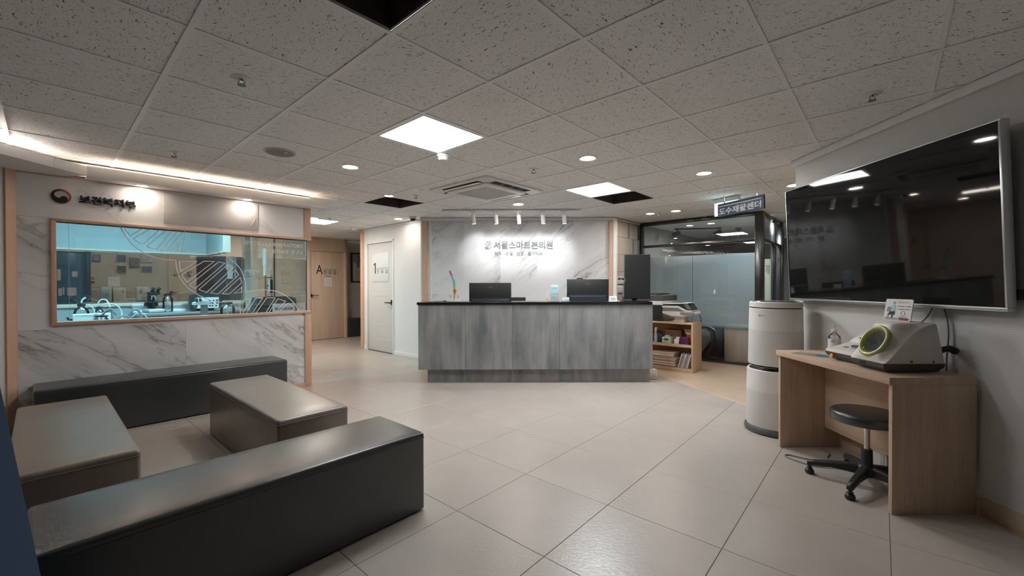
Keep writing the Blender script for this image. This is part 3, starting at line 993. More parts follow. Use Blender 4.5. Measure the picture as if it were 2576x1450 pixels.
m2 = k.n('MixShader', {0: fade, 1: kp.outputs[0], 2: m1.outputs[0]})
k.t.links.new(m2.outputs[0], k.out.inputs[0])
FILM = k.m
obj('frosted_film', B().box(.046, .904, .0305, .0312, .55, 1.735), FILM, wg, smooth=False, label='teal-grey frosted film on the glass')
obj('frosted_film', B().box(.908, 1.822, .0305, .0312, .55, 1.735), FILM, wg, smooth=False)
obj('glass_joint', B().box(.904, .908, .020, .030, .044, 1.905), DGREY, wg, smooth=False)
obj('grip_sticker', B().box(1.237, 1.262, .016, .0205, 1.105, 1.165, .004), PAPER, wg)
# side run
Q = 1.935
obj('post', B().box(Q - .06, Q, .90, .98, 0, HC - .006, .003), GUNMETAL, wg)
obj('post', B().box(Q - .09, Q + .01, 1.50, 1.68, 0, HC - .006, .003), GUNMETAL, wg)
obj('top_bar', B().box(Q - .055, Q - .005, .10, 1.50, 2.293, HC - .006, .003), GUNMETAL, wg)
obj('middle_bar', B().box(Q - .055, Q - .005, .10, 1.50, 1.905, 1.947, .003), GUNMETAL, wg)
obj('pane', B().box(Q - .034, Q - .026, .10, .90, .044, 2.293), GLASS2, wg, smooth=False)
obj('pane', B().box(Q - .034, Q - .026, .98, 1.50, .044, 2.293), GLASS2, wg, smooth=False)
text('lettering', '재활', .30, .62, 1.42, 1.56, 0, INK, wg).matrix_local = Matrix.Translation((Q - .022, 0, 0)) @ Matrix.Rotation(radians(90), 4, 'Z')
# exercise room beyond
GW = plain('exercise_room_wall', (0.42, 0.40, 0.38), 0.8)
we = setting('wall_exercise_room', 'grey walls of the exercise room beyond the glass', (*GL, 0), R1)
obj('core', B().box(-.1, 5.0, 4.6, 4.7, 0, HC - .006), GW, we, smooth=False)
obj('core', B().box(-.15, -.05, .3, 4.7, 0, HC - .006), GW, we, smooth=False)
obj('core', B().box(.70, 1.84, 1.75, 1.78, 0, 1.72), plain('pale_green_wall', (0.52, 0.55, 0.40), 0.8), we, smooth=False)
cu2 = thing('curtain', 'grey pleated curtain hanging in the exercise room behind the glass', 'curtain', (*GL, 0), R1)
cb = B()
pts = [(.05 + .012 * i, 3.2 + .02 * sin(i * 1.7)) for i in range(60)]
cb.add([(x, y, 1.0) for x, y in pts] + [(x, y, 2.15) for x, y in pts], [(i, i + 1, 61 + i, 60 + i) for i in range(59)])
obj('drape', cb, CURT, cu2)
obj('rail', B().box(.0, .8, 3.18, 3.22, 2.15, 2.17), MATTE, cu2)
tl = thing('track_light', 'black track with two black spotlights on the ceiling of the exercise room', 'lamp', (*GL, 0), R1)
tb = B(); tb.tube([(.32, .80, 2.30), (1.02, 1.25, 2.30)], .014, 8)
obj('track', tb, MATTE, tl)
for x, y in ((.36, .83), (.98, 1.22)):
    hb = B(); hb.cyl((x, y, 2.29), (x, y, 2.235), .010); hb.cyl((x + .05, y + .0, 2.235), (x - .08, y - .05, 2.18), .036, .036, 18)
    hd = obj('spot_head', hb, MATTE, tl)
    hh = B(); hh.cyl((x - .081, y - .0505, 2.1796), (x - .083, y - .0515, 2.1786), .030, .030, 18)
    obj('lens', hh, LGREY, hd)
for k_, (x, y, lab_) in enumerate(((1.15, 1.9, 'white rod lamp nearer the tall post in the exercise room'), (1.62, 2.4, 'grey rod sensor farther back in the exercise room'))):
    pb = B(); pb.lathe([(.055, .0), (.05, -.02), (.02, -.05), (.004, -.055)], (x, y, HC - .006), 20)
    pt_ = thing('ceiling_rod', lab_, 'ceiling fitting', (*GL, 0), R1)
    obj('rose', pb, MGREY, pt_)
    obj('rod', B().cyl((x, y, HC - .05), (x, y, HC - .20), .007), MGREY, pt_)
gp = thing('added_gym_lamp', 'added unseen downlight lighting the exercise room from behind the corner post', 'lamp', (*GL, 0), R1)  # added lamp, hidden by the post, to light the pale green wall
obj('trim_ring', B().lathe([(.06, -.004), (.075, -.006), (.06, -.008)], (1.775, .60, HC), 24, cap=False), WPLAS, gp)
obj('diffuser', B().lathe([(.061, -.005), (.03, -.0085), (.0005, -.009)], (1.775, .60, HC), 24), EM_GYM_ADDED, gp)
# treadmill behind the glass
tm = thing('treadmill', 'dark treadmill with silver side panel behind the lower glass', 'treadmill', (*GL, 0), R1)
bd = B()
ring = lambda x, pts: [(x, y, z) for y, z in pts]
prof = [(.12, .05), (.12, .20), (.20, .42), (.34, .57), (.55, .60), (.75, .50), (.95, .30), (1.0, .05)]
bd.loft([ring(.78, [(y * .9 + .06, z * .9 + .02) for y, z in prof]), ring(.86, prof), ring(1.28, prof), ring(1.35, [(y * .9 + .06, z * .9 + .02) for y, z in prof])])
obj('motor_hood', bd, plain('gloss_dark', (0.03, 0.032, 0.034), 0.15), tm)
sp_ = B().prism([(.90, .12), (1.02, .12), (1.16, .34), (1.15, .46), (1.08, .52), (.90, .52)], .108, .118)
obj('side_panel', sp_, LGREY, tm)
obj('arch', B().tube([(.92, .11, .55), (1.10, .11, .57), (1.22, .11, .50), (1.25, .11, .36), (1.14, .11, .14), (1.10, .11, .06)], .028, 8), DGREY, tm)
obj('deck', B().box(.6, 1.5, 1.0, 2.3, .05, .18, .02), MATTE, tm)
obj('upright', B().box(.66, .74, .5, .6, .3, 1.25, .01), DGREY, tm); obj('upright', B().box(1.38, 1.46, .5, .6, .05, 1.25, .01), DGREY, tm)
wb = thing('wooden_panel', 'pale wooden board standing behind the glass beside the treadmill', 'board', (*GL, 0), R1)
obj('board', B().box(1.372, 1.775, .10, .46, 0, .60, .003), WOODD, wb)
# hanging sign, exit sign
hs = thing('hanging_sign', 'navy hanging sign with white lettering below the ceiling before the glass room', 'sign', (2.452, 4.99, 0), math.atan2(-.568, .206))
obj('board', B().box(0, .604, -.012, .012, 2.052, 2.2, .002), plain('navy_board', (0.035, 0.062, 0.105), 0.45), hs)
SW = plain('sign_white', (0.70, 0.70, 0.69), 0.5)
text('lettering', '도수재활센터', .02, .575, 2.068, 2.146, -.0135, SW, hs, .001, .028)
obj('rule_line', B().box(.02, .575, -.0135, -.0122, 2.163, 2.171), SW, hs)
for x in (.085, .515):
    obj('wire', B().cyl((x, 0, 2.2), (x, 0, HC - .005), .0022, n=6), STEEL, hs)
    obj('wire_clip', B().cyl((x, 0, 2.2), (x, 0, 2.228), .006, n=8), CHROME, hs)
ex = thing('exit_sign', 'lit pale cyan exit sign on the ceiling partly behind the navy sign', 'sign', (2.72, 5.33, 0), math.atan2(-.55, .3))
obj('housing', B().box(-.17, .17, -.03, .03, HC - .06, HC - .006, .004), WPLAS, ex)
obj('light_plate', B().box(-.16, .16, -.012, .012, HC - .22, HC - .06, .003), EM_EXIT, ex)
# ---------------------------------------------------------------- ceiling fittings
def lamp_panel(label, i, j, drop=0.0, mat=None):
    c = G(i + .5, j + .5)
    t = thing('ceiling_light_panel', label, 'lamp', (*c, 0), CA)
    b_ = B()
    for a in ((-.286, .286, -.286, -.268), (-.286, .286, .268, .286), (-.286, -.268, -.268, .268), (.268, .286, -.268, .268)):
        b_.box(*a, HC - .004, HC + .03)
    obj('frame', b_, WPLAS, t, smooth=False)
    obj('diffuser', B().box(-.268, .268, -.268, .268, HC + .003 + drop, HC + .014 + drop), mat or EM_PANEL, t, smooth=False)
    return t
lamp_panel('large lit square light panel at the middle of the ceiling', 2, -1)
lamp_panel('lit square light panel farther back beside an open dark recess', 6, -1, 0.0, EM_PANELB)
lamp_panel('half-hidden lit light panel over the corridor behind the soffit', 4, -9, .0, EM_CORR)

def downlight(label, x, y, r=.062, mat=None, z=HC, group=None):
    t = thing('downlight', label, 'lamp', (x, y, z), 0, group)
    obj('trim_ring', B().lathe([(r, .002), (r + .012, .002), (r + .016, -.003), (r + .012, -.006), (r, -.004)], n=32, cap=False), WPLAS, t)
    obj('diffuser', B().lathe([(r + .001, .002), (r + .001, -.002), (r * .5, -.0045), (.0005, -.005)], n=28), mat or EM_DOWN, t)
    return t
for lab_, x, y, r_ in (('lit round downlight near the round ceiling speaker', -1.503, 3.917, .062),
                       ('lit round downlight right of the large light panel', .664, 3.667, .062),
                       ('lit round downlight between the farther light panel and the television', 1.907, 4.173, .062),
                       ('lit round downlight before the spotlight track, below the ceiling cassette', .09, 5.743, .068),
                       ('lit round downlight close to the white door wall beside the camera dome', -1.885, 6.984, .062),
                       ('lit round downlight at the edge of the open recess left of the cassette', -1.517, 5.187, .050),
                       ('small lit downlight before the felt wall, nearer the reception wall', 2.149, 6.541, .060),
                       ('small lit downlight before the felt wall, nearer the hanging sign', 2.457, 6.301, .060),
                       ('lit round downlight peeking out above the far end of the television', 3.149, 4.683, .065)):
    downlight(lab_, x, y, r_, EM_DOWNS if 'camera dome' in lab_ else EM_DOWNB if y > 5.5 else EM_DOWN)
downlight('cool white lit downlight over the corridor beside the soffit end', -3.242, 6.879, .062, EM_DOWNC)
# unseen lamps added to brighten the corridor, kept behind the laboratory wall
for lab_, t_ in (('added unseen corridor downlight nearest the blue door, behind the laboratory', -1.9), ('added unseen corridor downlight behind the middle of the laboratory', -.8), ('added unseen corridor downlight behind the laboratory post', .35), ('added unseen corridor downlight before the wood door, behind the soffit end', 1.2)):
    downlight(lab_, LP[0] + UX * t_ - VX * 3.3, LP[1] + UY * t_ - VY * 3.3, .06, EM_CORR_ADDED)
# downlights in the soffit
for lab_, t_ in (('lit small downlight in the soffit above the ministry name', -1.605), ('lit small downlight in the soffit above the covered sign', -.722)):
    o_ = downlight(lab_, LP[0] + UX * t_ + VX * .085, LP[1] + UY * t_ + VY * .085, .040, EM_DOWNS, 2.208)

def sprinkler(label, x, y):
    t = thing('sprinkler_head', label, 'sprinkler', (x, y, HC))
    obj('rose', B().lathe([(.012, .001), (.047, .001), (.047, -.003), (.030, -.007), (.012, -.007)], n=28, cap=False), WPLAS, t)
    b_ = B(); b_.cyl((0, 0, .0), (0, 0, -.018), .015, .011); 
    for s_ in (-1, 1):
        b_.tube([(s_ * .012, 0, -.012), (s_ * .019, 0, -.024), (s_ * .006, 0, -.036)], .003, 6)
    obj('body', b_, CHROME, t)
    obj('deflector', B().lathe([(.004, -.032), (.020, -.036), (.020, -.039), (.004, -.041)], n=16), MGREY, t)
for lab_, x, y in (('sprinkler head nearest the viewer on the left half of the ceiling', -1.436, 2.243), ('sprinkler head near the light trough left of the ceiling speaker', -2.794, 3.485),
                   ('sprinkler head between the large light panel and the farther one', .208, 4.014), ('sprinkler head between the open recess and the cassette', -1.179, 5.169),
                   ('sprinkler head above the television at the right', 2.097, 2.450), ('sprinkler head over the corridor beside the cool downlight', -2.966, 6.843),
                   ('sprinkler head between the two small downlights at the felt wall', 2.266, 6.471)):
    sprinkler(lab_, x, y)
spk = thing('ceiling_speaker', 'round grey mesh ceiling speaker near the light trough', 'speaker', (-1.917, 3.482, HC))
obj('rim', B().lathe([(.104, .001), (.118, .001), (.118, -.005), (.110, -.009), (.104, -.006)], n=40, cap=False), LGREY, spk)
obj('grille', B().lathe([(.105, .0), (.105, -.005), (.06, -.009), (.0005, -.010)], n=40), plain('speaker_mesh', (0.24, 0.23, 0.22), 0.6), spk)
obj('label_plate', B().box(.045, .075, -.03, .005, -.0105, -.0072), LGREY, spk)
def smoke(label, x, y, r):
    t = thing('smoke_detector', label, 'detector', (x, y, HC))
    obj('base', B().lathe([(r, 0), (r, -.016), (r * .92, -.022)], n=28), WPLAS, t)
    obj('head', B().lathe([(r * .78, -.022), (r * .80, -.036), (r * .62, -.050), (.001, -.053)], n=28), WPLAS, t)
smoke('white smoke detector beside the large light panel', -.580, 3.555, .055)
smoke('small white detector over the corridor near the white door wall', -3.0, 8.0, .06)
cc = thing('camera_dome', 'small dark camera dome on the ceiling above the white door wall', 'camera', (-1.60, 6.80, HC))
obj('base', B().lathe([(.058, -.003), (.058, -.022), (.052, -.026)], n=26), WPLAS, cc)
obj('dome', B().lathe([(.046, -.026), (.042, -.045), (.028, -.062), (.001, -.070)], n=26), BLACK, cc)

ac = thing('ceiling_cassette', 'white four-way air conditioner cassette with a lattice intake in the ceiling', 'air conditioner', (*G(5.03, -2.10), HC), CA)
AC_NEAR = (1, 2)
pb = B()
R_ = .475
def sq(r_, z, rd):
    out = []
    for q, (sx, sy) in enumerate(((1, 1), (-1, 1), (-1, -1), (1, -1))):
        for k_ in range(5):
            a_ = q * pi / 2 + k_ * pi / 8
            out.append((sx * (r_ - rd) + rd * cos(a_), sy * (r_ - rd) + rd * sin(a_), z))
    return out
pb.loft([sq(R_, .0, .03), sq(R_, -.012, .03), sq(R_ - .012, -.020, .03)])
obj('panel', pb, WPLAS, ac)
obj('centre_panel', B().loft([sq(.330, -.020, .05), sq(.335, -.034, .05), sq(.322, -.042, .05)]), WPLAS, ac)
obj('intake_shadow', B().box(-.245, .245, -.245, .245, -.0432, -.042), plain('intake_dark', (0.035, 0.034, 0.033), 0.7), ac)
lb = B()
for k_ in range(19):
    x = -.243 + k_ * .027
    lb.box(x - .0034, x + .0034, -.245, .245, -.0462, -.0433); lb.box(-.245, .245, x - .0034, x + .0034, -.0460, -.0433)
obj('intake_lattice', lb, WPLAS, ac, smooth=False)
for k_ in range(4):
    # outlets 0..3 look +x, +y, -x, -y; the two towards the viewer show their pale flaps
    M = Matrix.Rotation(k_ * pi / 2, 4, 'Z')
    near = k_ in AC_NEAR
    sb = B().box(.345, .425, -.29, .29, -.0225, -.0195); sb.xform(M)
    sl = obj('outlet_slot', sb, MATTE, ac, smooth=False)
    vb = B().box(.350, .418, -.285, .285, -.0045, .0, .002) if near else B().box(.350, .364, -.285, .285, -.004, .0, .0015)
    vb.xform(M @ Matrix.Translation((0, 0, -.024 if near else -.030)) @ Matrix.Translation((.35, 0, 0)) @ Matrix.Rotation(radians(6 if near else 24), 4, 'Y') @ Matrix.Translation((-.35, 0, 0)))
    obj('louver', vb, WPLAS if near else LGREY, sl)
    if not near:
        for y in (-.15, 0, .15):
            fb = B().box(.367, .424, y - .004, y + .004, -.026, -.0226)
            fb.xform(M); obj('fin', fb, LGREY, sl)

tk = thing('spotlight_track', 'white track with five white spotlights before the reception wall', 'lamp', (0, 6.13, HC))
obj('track', B().box(-1.015, 1.0, -.018, .018, -.026, -.005, .003), WPLAS, tk)
for x in (-.575, -.245, .09, .445, .755):
    hb = B()
    hb.box(x - .045, x + .045, -.016, .016, -.042, -.026, .004); hb.cyl((x, 0, -.042), (x, 0, -.085), .009)
    hd = obj('spot_mount', hb, WPLAS, tk)
    cb = B().cyl((0, 0, .045), (0, 0, -.085), .031, .031, 22)
    obj('spot_head', cb.xform(Matrix.Translation((x + .012, .018, -.120)) @ Matrix.Rotation(radians(14), 4, 'X') @ Matrix.Rotation(radians(-5), 4, 'Y')), WPLAS, hd)
    ln = B().cyl((0, 0, -.0852), (0, 0, -.0872), .025, .025, 20)
    obj('lens', ln.xform(Matrix.Translation((x + .012, .018, -.120)) @ Matrix.Rotation(radians(14), 4, 'X') @ Matrix.Rotation(radians(-5), 4, 'Y')), EM_SPOT, hd)
    sd_ = bpy.data.lights.new('spot_beam', 'SPOT')
    sd_.energy = SPOT; sd_.spot_size = radians(56); sd_.spot_blend = 0.9; sd_.shadow_soft_size = 0.03; sd_.color = (0.93, 0.97, 1.0)
    so_ = bpy.data.objects.new('spot_beam', sd_); COL.objects.link(so_)
    so_.location = (x + .02, 6.13 + .045, HC - .215)
    tgt = Vector((.10 + (x - .09) * 0.95, 6.90, 1.80)) - so_.location
    so_.rotation_euler = tgt.to_track_quat('-Z', 'Y').to_euler()
# ---------------------------------------------------------------- benches
def bench(name, label, cx, cy, L, D, H, mat, group=None, rz=A, puff=.010):
    t = thing(name, label, 'bench', (cx, cy, 0), rz, group)
    hl, hd = L / 2, D / 2
    zs = H - .030
    b_ = B().box(-hl + .0006, hl - .0006, -hd + .0006, hd - .0006, .012, zs, .016, 3, 'z')
    obj('body', b_, mat, t)
    # padded top: height field with a soft rounded rim
    r_ = .017
    def line(h, n_):
        e_ = [-h + r_ * (1 - cos(k_ * pi / 10)) for k_ in range(6)]
        m_ = [-h + r_ + (2 * h - 2 * r_) * k_ / n_ for k_ in range(1, n_)]
        return e_ + m_ + [-q for q in reversed(e_)]
    X, Y = line(hl, 16), line(hd, 8)
    vs, fs = [], []
    rr = random.Random(int(cx * 1000))
    for y in Y:
        for x in X:
            dx = min(r_, hl - abs(x)) / r_; dy = min(r_, hd - abs(y)) / r_
            d_ = max(0.0, 1 - sqrt((1 - dx) ** 2 + (1 - dy) ** 2))
            z = H - r_ + r_ * sqrt(max(0, 1 - (1 - d_) ** 2)) + puff * (cos(x / hl * pi / 2) ** .6) * (cos(y / hd * pi / 2) ** .6 if abs(y) < hd - 1e-6 else 0)
            # rounded corner in plan
            px_, py_ = x, y
            kx, ky = abs(x) - (hl - r_), abs(y) - (hd - r_)
            if kx > 0 and ky > 0:
                q = sqrt(kx * kx + ky * ky)
                if q > r_:
                    px_ = math.copysign(hl - r_ + kx * r_ / q, x); py_ = math.copysign(hd - r_ + ky * r_ / q, y)
            vs.append((px_, py_, z))
    nX, nY = len(X), len(Y)
    for j in range(nY - 1):
        for i in range(nX - 1):
            fs.append((j * nX + i, j * nX + i + 1, (j + 1) * nX + i + 1, (j + 1) * nX + i))
    rim = [i for i in range(nX)] + [j * nX + nX - 1 for j in range(1, nY)] + [(nY - 1) * nX + i for i in range(nX - 2, -1, -1)] + [j * nX for j in range(nY - 2, 0, -1)]
    o_ = len(vs)
    for i in rim:
        vs.append((vs[i][0], vs[i][1], zs + .0008))
    for k_ in range(len(rim)):
        l_ = (k_ + 1) % len(rim)
        fs.append((rim[k_], o_ + k_, o_ + l_, rim[l_]))
    fs.append(tuple(range(o_, o_ + len(rim))))
    obj('padded_top', B().add(vs, fs), mat, t, ang=70)
    path = []
    for sx, sy, a0 in ((1, 1, 0), (-1, 1, 90), (-1, -1, 180), (1, -1, 270)):
        for k_ in range(5):
            a_ = radians(a0 + k_ * 22.5)
            path.append((sx * (hl - .012) + .0118 * cos(a_), sy * (hd - .012) + .0118 * sin(a_), zs))
    obj('piping', B().tube(path, .0022, 6, True), mat, t)
    ft = B().box(-hl + .04, hl - .04, -hd + .04, hd - .04, 0, .013)
    obj('foot_plinth', ft, MATTE, t, smooth=False)
    return t
def uv(u_, v_):
    return (u_ * UX + v_ * VX, u_ * UY + v_ * VY)
bench('bench', 'long black leather bench in the foreground before the taupe ottomans', *uv(.695, -2.15), 1.46, .465, .432, LEATHB, 'black leather benches')
bench('bench', 'long black leather bench against the marble laboratory wall', *uv(.893, -5.155), 1.86, .42, .432, LEATHB, 'black leather benches')
bench('ottoman', 'taupe leather bench seat standing free between the black benches, nearer the reception', *uv(1.175, -3.505), .45, 1.53, .432, LEATHT, 'taupe leather bench seats')
bench('ottoman', 'taupe leather bench seat at the left beside the blue panel', *uv(.115, -3.585), .44, 1.60, .432, LEATHT, 'taupe leather bench seats')
bench('cube_stool', 'black leather cube seat in the corridor below the framed poster', *uv(5.195, -9.93), .45, .45, .44, LEATHB)
# ---------------------------------------------------------------- blue panel beside the viewer
bp_ = thing('display_stand', 'blue slanting display panel at the left edge of the foreground', 'stand', (0, 0, 0))
pb = B().prism([(1.027, 0.0), (.787, 1.50), (.30, 1.50), (.30, 0.0)], -1.078, -1.05, 'x')
obj('panel', pb, plain('navy_panel', (0.030, 0.085, 0.19), 0.45), bp_, smooth=False)
obj('foot', B().box(-1.16, -1.0, .34, .94, 0, .02, .004), DGREY, bp_)

# ---------------------------------------------------------------- reception desk
dk = thing('reception_desk', 'long grey concrete-look reception counter with a black top', 'desk', (0, 0, 0))
xs = [-1.194, -.597, .003, .600, 1.190, 1.786]
for a, b_ in zip(xs, xs[1:]):
    obj('front_panel', B().box(a + .0012, b_ - .0012, 5.33, 5.35, .178, 1.002, .0015, 1), CONC, dk, smooth=False)
    obj('plinth_panel', B().box(max(a, -1.091) + .001, min(b_, 1.776) - .001, 5.412, 5.43, .004, .178), CONC, dk, smooth=False)
obj('carcass', B().box(-1.185, 1.778, 5.351, 5.70, .179, 1.0), PEACH, dk, smooth=False)
obj('plinth_carcass', B().box(-1.085, 1.772, 5.431, 6.0, .004, .178), PEACH, dk, smooth=False)
obj('counter_top', B().box(-1.207, 1.778, 5.312, 5.73, 1.002, 1.036, .003), plain('black_counter', (0.012, 0.012, 0.013), 0.18), dk)
obj('work_surface', B().box(-1.15, 1.76, 5.701, 6.30, .72, .745, .002), LGREY, dk)
obj('side_panel', B().box(-1.15, -1.13, 5.701, 6.30, .0, .72), PEACH, dk, smooth=False); obj('side_panel', B().box(1.74, 1.76, 5.701, 6.30, .0, .72), PEACH, dk, smooth=False)
obj('floor_seam', B().box(-1.09, 1.775, 5.406, 5.411, .0005, .006), GROUT, dk, smooth=False)

def monitor(label, x0, x1, ztop, y):
    t = thing('monitor', label, 'monitor', ((x0 + x1) / 2, y, .745), 0, 'monitors seen from behind')
    hw = (x1 - x0) / 2; H = ztop - .745
    b_ = B().box(-hw, hw, .0, .022, H - .34, H, .004)
    obj('screen_shell', b_, BLACK, t)
    rb_ = B().loft([[(-hw + .02, 0, H - .33), (hw - .02, 0, H - .33), (hw - .02, 0, H - .225), (-hw + .02, 0, H - .225)], [(-hw + .06, -.028, H - .32), (hw - .06, -.028, H - .32), (hw - .06, -.028, H - .245), (-hw + .06, -.028, H - .245)]])
    obj('back_bulge', rb_, plain('blue_black_plastic', (0.024, 0.032, 0.042), 0.35), t, smooth=False)
    obj('vent_line', B().box(-hw + .01, hw - .01, -.003, .0, H - .224, H - .219), DGREY, t)
    obj('maker_mark', scribble(-.035, .035, H - .073, H - .060, 1, -.002, 5, .9), RED, t, smooth=False, label='small red maker mark')
    obj('neck', B().box(-.035, .035, -.01, .02, .012, H - .30), BLACK, t)
    obj('foot', B().box(-.12, .12, -.09, .10, 0, .012, .004), BLACK, t)
monitor('black monitor seen from behind on the desk near the spine model', -.598, -.011, 1.283, 5.86)
monitor('black monitor seen from behind on the desk near the white box phone', .768, 1.349, 1.330, 5.86)
vm = thing('portrait_monitor', 'tall black portrait monitor standing at the right end of the counter', 'monitor', (1.655, 5.56, 1.036))
obj('screen_shell', B().box(-.170, .170, -.022, .006, .030, .617, .004), BLACK, vm)
obj('screen', B().box(-.163, .163, -.0235, -.0225, .040, .609), plain('dark_screen', (0.012, 0.012, 0.013), 0.5), vm, smooth=False)
mk = scribble(.0, .05, -.003, .003, 1, 0, 8, .9); mk.xform(Matrix.Translation((-.165, -.0245, .30)) @ Matrix.Rotation(radians(90), 4, 'Y'))
obj('maker_mark', mk, CYANP, vm, smooth=False)
obj('neck', B().box(-.06, .005, .012, .045, .008, .35, .004), MATTE, vm)
obj('foot', B().box(-.19, .16, -.07, .11, 0, .008, .003), BLACK, vm)

# spine model
sm = thing('spine_model', 'coloured spine model with white pelvis on a small stand on the counter', 'anatomical model', (-.750, 5.46, 1.036))
obj('stand_base', B().box(-.076, .076, -.05, .05, 0, .022, .004), WPLAS, sm)
obj('rod', B().cyl((-.003, .0, .02), (.0, .012, .17), .0045), CHROME, sm)
BONE = plain('bone_plastic', (0.72, 0.64, 0.55), 0.5)
spine_pts = [(.008, .150), (.004, .185), (.003, .215), (.002, .245), (-.006, .275), (-.020, .310), (-.033, .345), (-.045, .372), (-.055, .395)]
S_ = spline([Vector((x, 0, z)) for x, z in spine_pts], 3)
cols = [plain('sacrum_orange', (0.75, 0.16, 0.02), 0.45), plain('lumbar_green', (0.18, 0.50, 0.16), 0.45), plain('thoracic_blue', (0.04, 0.42, 0.58), 0.45), plain('cervical_purple', (0.42, 0.10, 0.33), 0.45)]
for k_, p in enumerate(S_):
    if k_ < 1: continue
    z = p.z
    c_ = cols[0] if z < .166 else cols[1] if z < .235 else cols[2] if z < .338 else cols[3]
    r_ = .0175 - .0085 * (z - .15) / .25
    d_ = (S_[min(k_ + 1, len(S_) - 1)] - S_[k_ - 1]).normalized()
    hh = .0042
    vb = B().cyl(p - d_ * hh, p + d_ * hh, r_, r_ * .94, 12)
    vb.tube([p + Vector((r_ * .6, .006, 0)), p + Vector((r_ * 1.5, .012, -.006))], .0028, 5); vb.tube([p + Vector((-r_ * .6, .006, 0)), p + Vector((-r_ * 1.45, .012, -.003))], .0028, 5)
    obj('vertebra', vb, c_, sm)
    if k_ % 3 == 1 and z > .17:
        obj('nerve', B().tube([p + Vector((-r_, .0, .001)), p + Vector((-r_ * 1.9, -.002, -.004))], .0016, 5), ORANGE, sm)
obj('skull_cap', B().lathe([(.002, .0), (.020, .006), (.026, .012), (.022, .013), (.002, .008)], (-.050, 0, .395), 14, 1.0, .8), BONE, sm)
obj('sacrum', B().loft([[(x * s_ + .004, y * s_ * .6, z) for x, y in ((-.022, 0), (-.01, -.012), (.012, -.012), (.024, 0), (.01, .012), (-.01, .012))] for s_, z in ((.25, .094), (.7, .118), (1.0, .142), (.9, .158))]), cols[0], sm)
for s_ in (-1, 1):
    wing = []
    for a_, r0_ in ((0, .55), (.25, .85), (.5, 1.0), (.75, .9), (1.0, .5)):
        wing.append([(s_ * (.018 + .045 * r0_ * f + .006 * a_), -.018 + .042 * a_ - .01 * f, .088 + .02 * a_ + .070 * r0_ * f ** .8) for f in (0, .25, .5, .75, 1.0)])
    wb_ = B()
    n5 = 5
    vs = [q for r_ in wing for q in r_] + [(x, y + .004, z) for r_ in wing for x, y, z in r_]
    fs = []
    for i in range(4):
        for j in range(4):
            a0 = i * 5 + j
            fs += [(a0, a0 + 1, a0 + 6, a0 + 5), (a0 + 25, a0 + 30, a0 + 31, a0 + 26)]
    for j in range(4):
        fs += [(j, j + 25, j + 26, j + 1), (20 + j, 21 + j, 46 + j, 45 + j), (j * 5, j * 5 + 5, j * 5 + 30, j * 5 + 25), (j * 5 + 4, j * 5 + 29, j * 5 + 34, j * 5 + 9)]
    wb_.add(vs, fs)
    wb_.tube([(s_ * .018, -.01, .10), (s_ * .03, -.015, .078), (s_ * .018, -.018, .068), (s_ * .004, -.018, .078)], .005, 7)
    obj('pelvis_half', wb_, BONE, sm)
    fm = B(); fm.ball((s_ * .045, -.008, .082), .0115, 10); fm.ball((s_ * .058, -.006, .078), .010, 8); fm.tube([(s_ * .052, -.006, .076), (s_ * .048, -.006, .05), (s_ * .046, -.006, .022)], [.009, .0062, .0055], 8)
    obj('femur_stub', fm, BONE, sm)
ip = thing('quill_holder', 'small gold stand holding a white feather pen on the counter', 'pen stand', (.452, 5.44, 1.036))
GOLD = plain('gold_metal', (0.65, 0.36, 0.08), 0.3, 0.8)
obj('stand', B().lathe([(.026, 0), (.026, .006), (.016, .014), (.007, .020), (.005, .036), (.003, .040)], n=18), GOLD, ip)
ft = B(); fpts = spline([Vector((.002, 0, .035)), Vector((-.003, 0, .07)), Vector((.001, 0, .11)), Vector((.012, 0, .147))], 4)
ft.loft([[(p.x - w_, -.0012, p.z), (p.x, -.002, p.z), (p.x + w_, -.0012, p.z), (p.x + w_, .0012, p.z), (p.x, .002, p.z), (p.x - w_, .0012, p.z)] for p, w_ in zip(fpts, (.001, .002, .004, .006, .0075, .008, .008, .0075, .007, .006, .0045, .003, .001))])
obj('feather', ft, PAPER, ip)
lh = thing('leaflet_holder', 'clear holder with a pale blue leaflet standing on the counter', 'leaflet holder', (.553, 5.44, 1.036))
obj('holder', B().box(-.055, .055, -.014, .025, 0, .10, .002), GLASS2, lh, smooth=False)
lf = obj('leaflet', B().box(-.050, .050, .0, .004, .006, .216), PAPER, lh, smooth=False)
obj('print_field', B().box(-.050, .050, -.001, -.0004, .095, .195), CYANP, lf, smooth=False)
obj('print_band', B().box(-.038, .038, -.002, -.0012, .163, .172), plain('salmon_print', (0.75, 0.35, 0.30), 0.6), lf, smooth=False)
obj('print_lines', scribble(-.040, .040, .130, .160, 2, -.0022, 4, .45), PAPER, lf, smooth=False)
obj('print_lines', scribble(-.038, .038, .030, .085, 4, -.0012, 9, .4), CYANP, lf, smooth=False)
obj('print_spot', B().cyl((.035, -.0012, .105), (.035, -.002, .105), .014), plain('salmon_print', (0,) * 3), lf)
ch = thing('card_holder', 'small clear holder of white name cards on the counter', 'card holder', (.692, 5.43, 1.036))
obj('tray', B().box(-.048, .048, -.02, .02, 0, .016, .002), BOTTLE, ch, smooth=False)
cdx = obj('cards', B().box(-.046, .046, -.002, .010, .004, .056), PAPER, ch, smooth=False)
obj('print_lines', scribble(-.0, .038, .018, .036, 2, -.003, 6, .4), GREYP, cdx, smooth=False)
obj('desk_clip', B().box(0, .001, 0, .001, 0, .001), BOTTLE, ch) if False else None
sc_ = thing('glass_paperweight', 'small clear block on the counter between leaflet and card holder', 'paperweight', (.628, 5.43, 1.036))
obj('block', B().box(-.012, .012, -.01, .01, 0, .016, .003), BOTTLE, sc_)
ph = thing('desk_clock', 'small white desk clock with a sloping display on the counter', 'clock', (1.318, 5.45, 1.036))
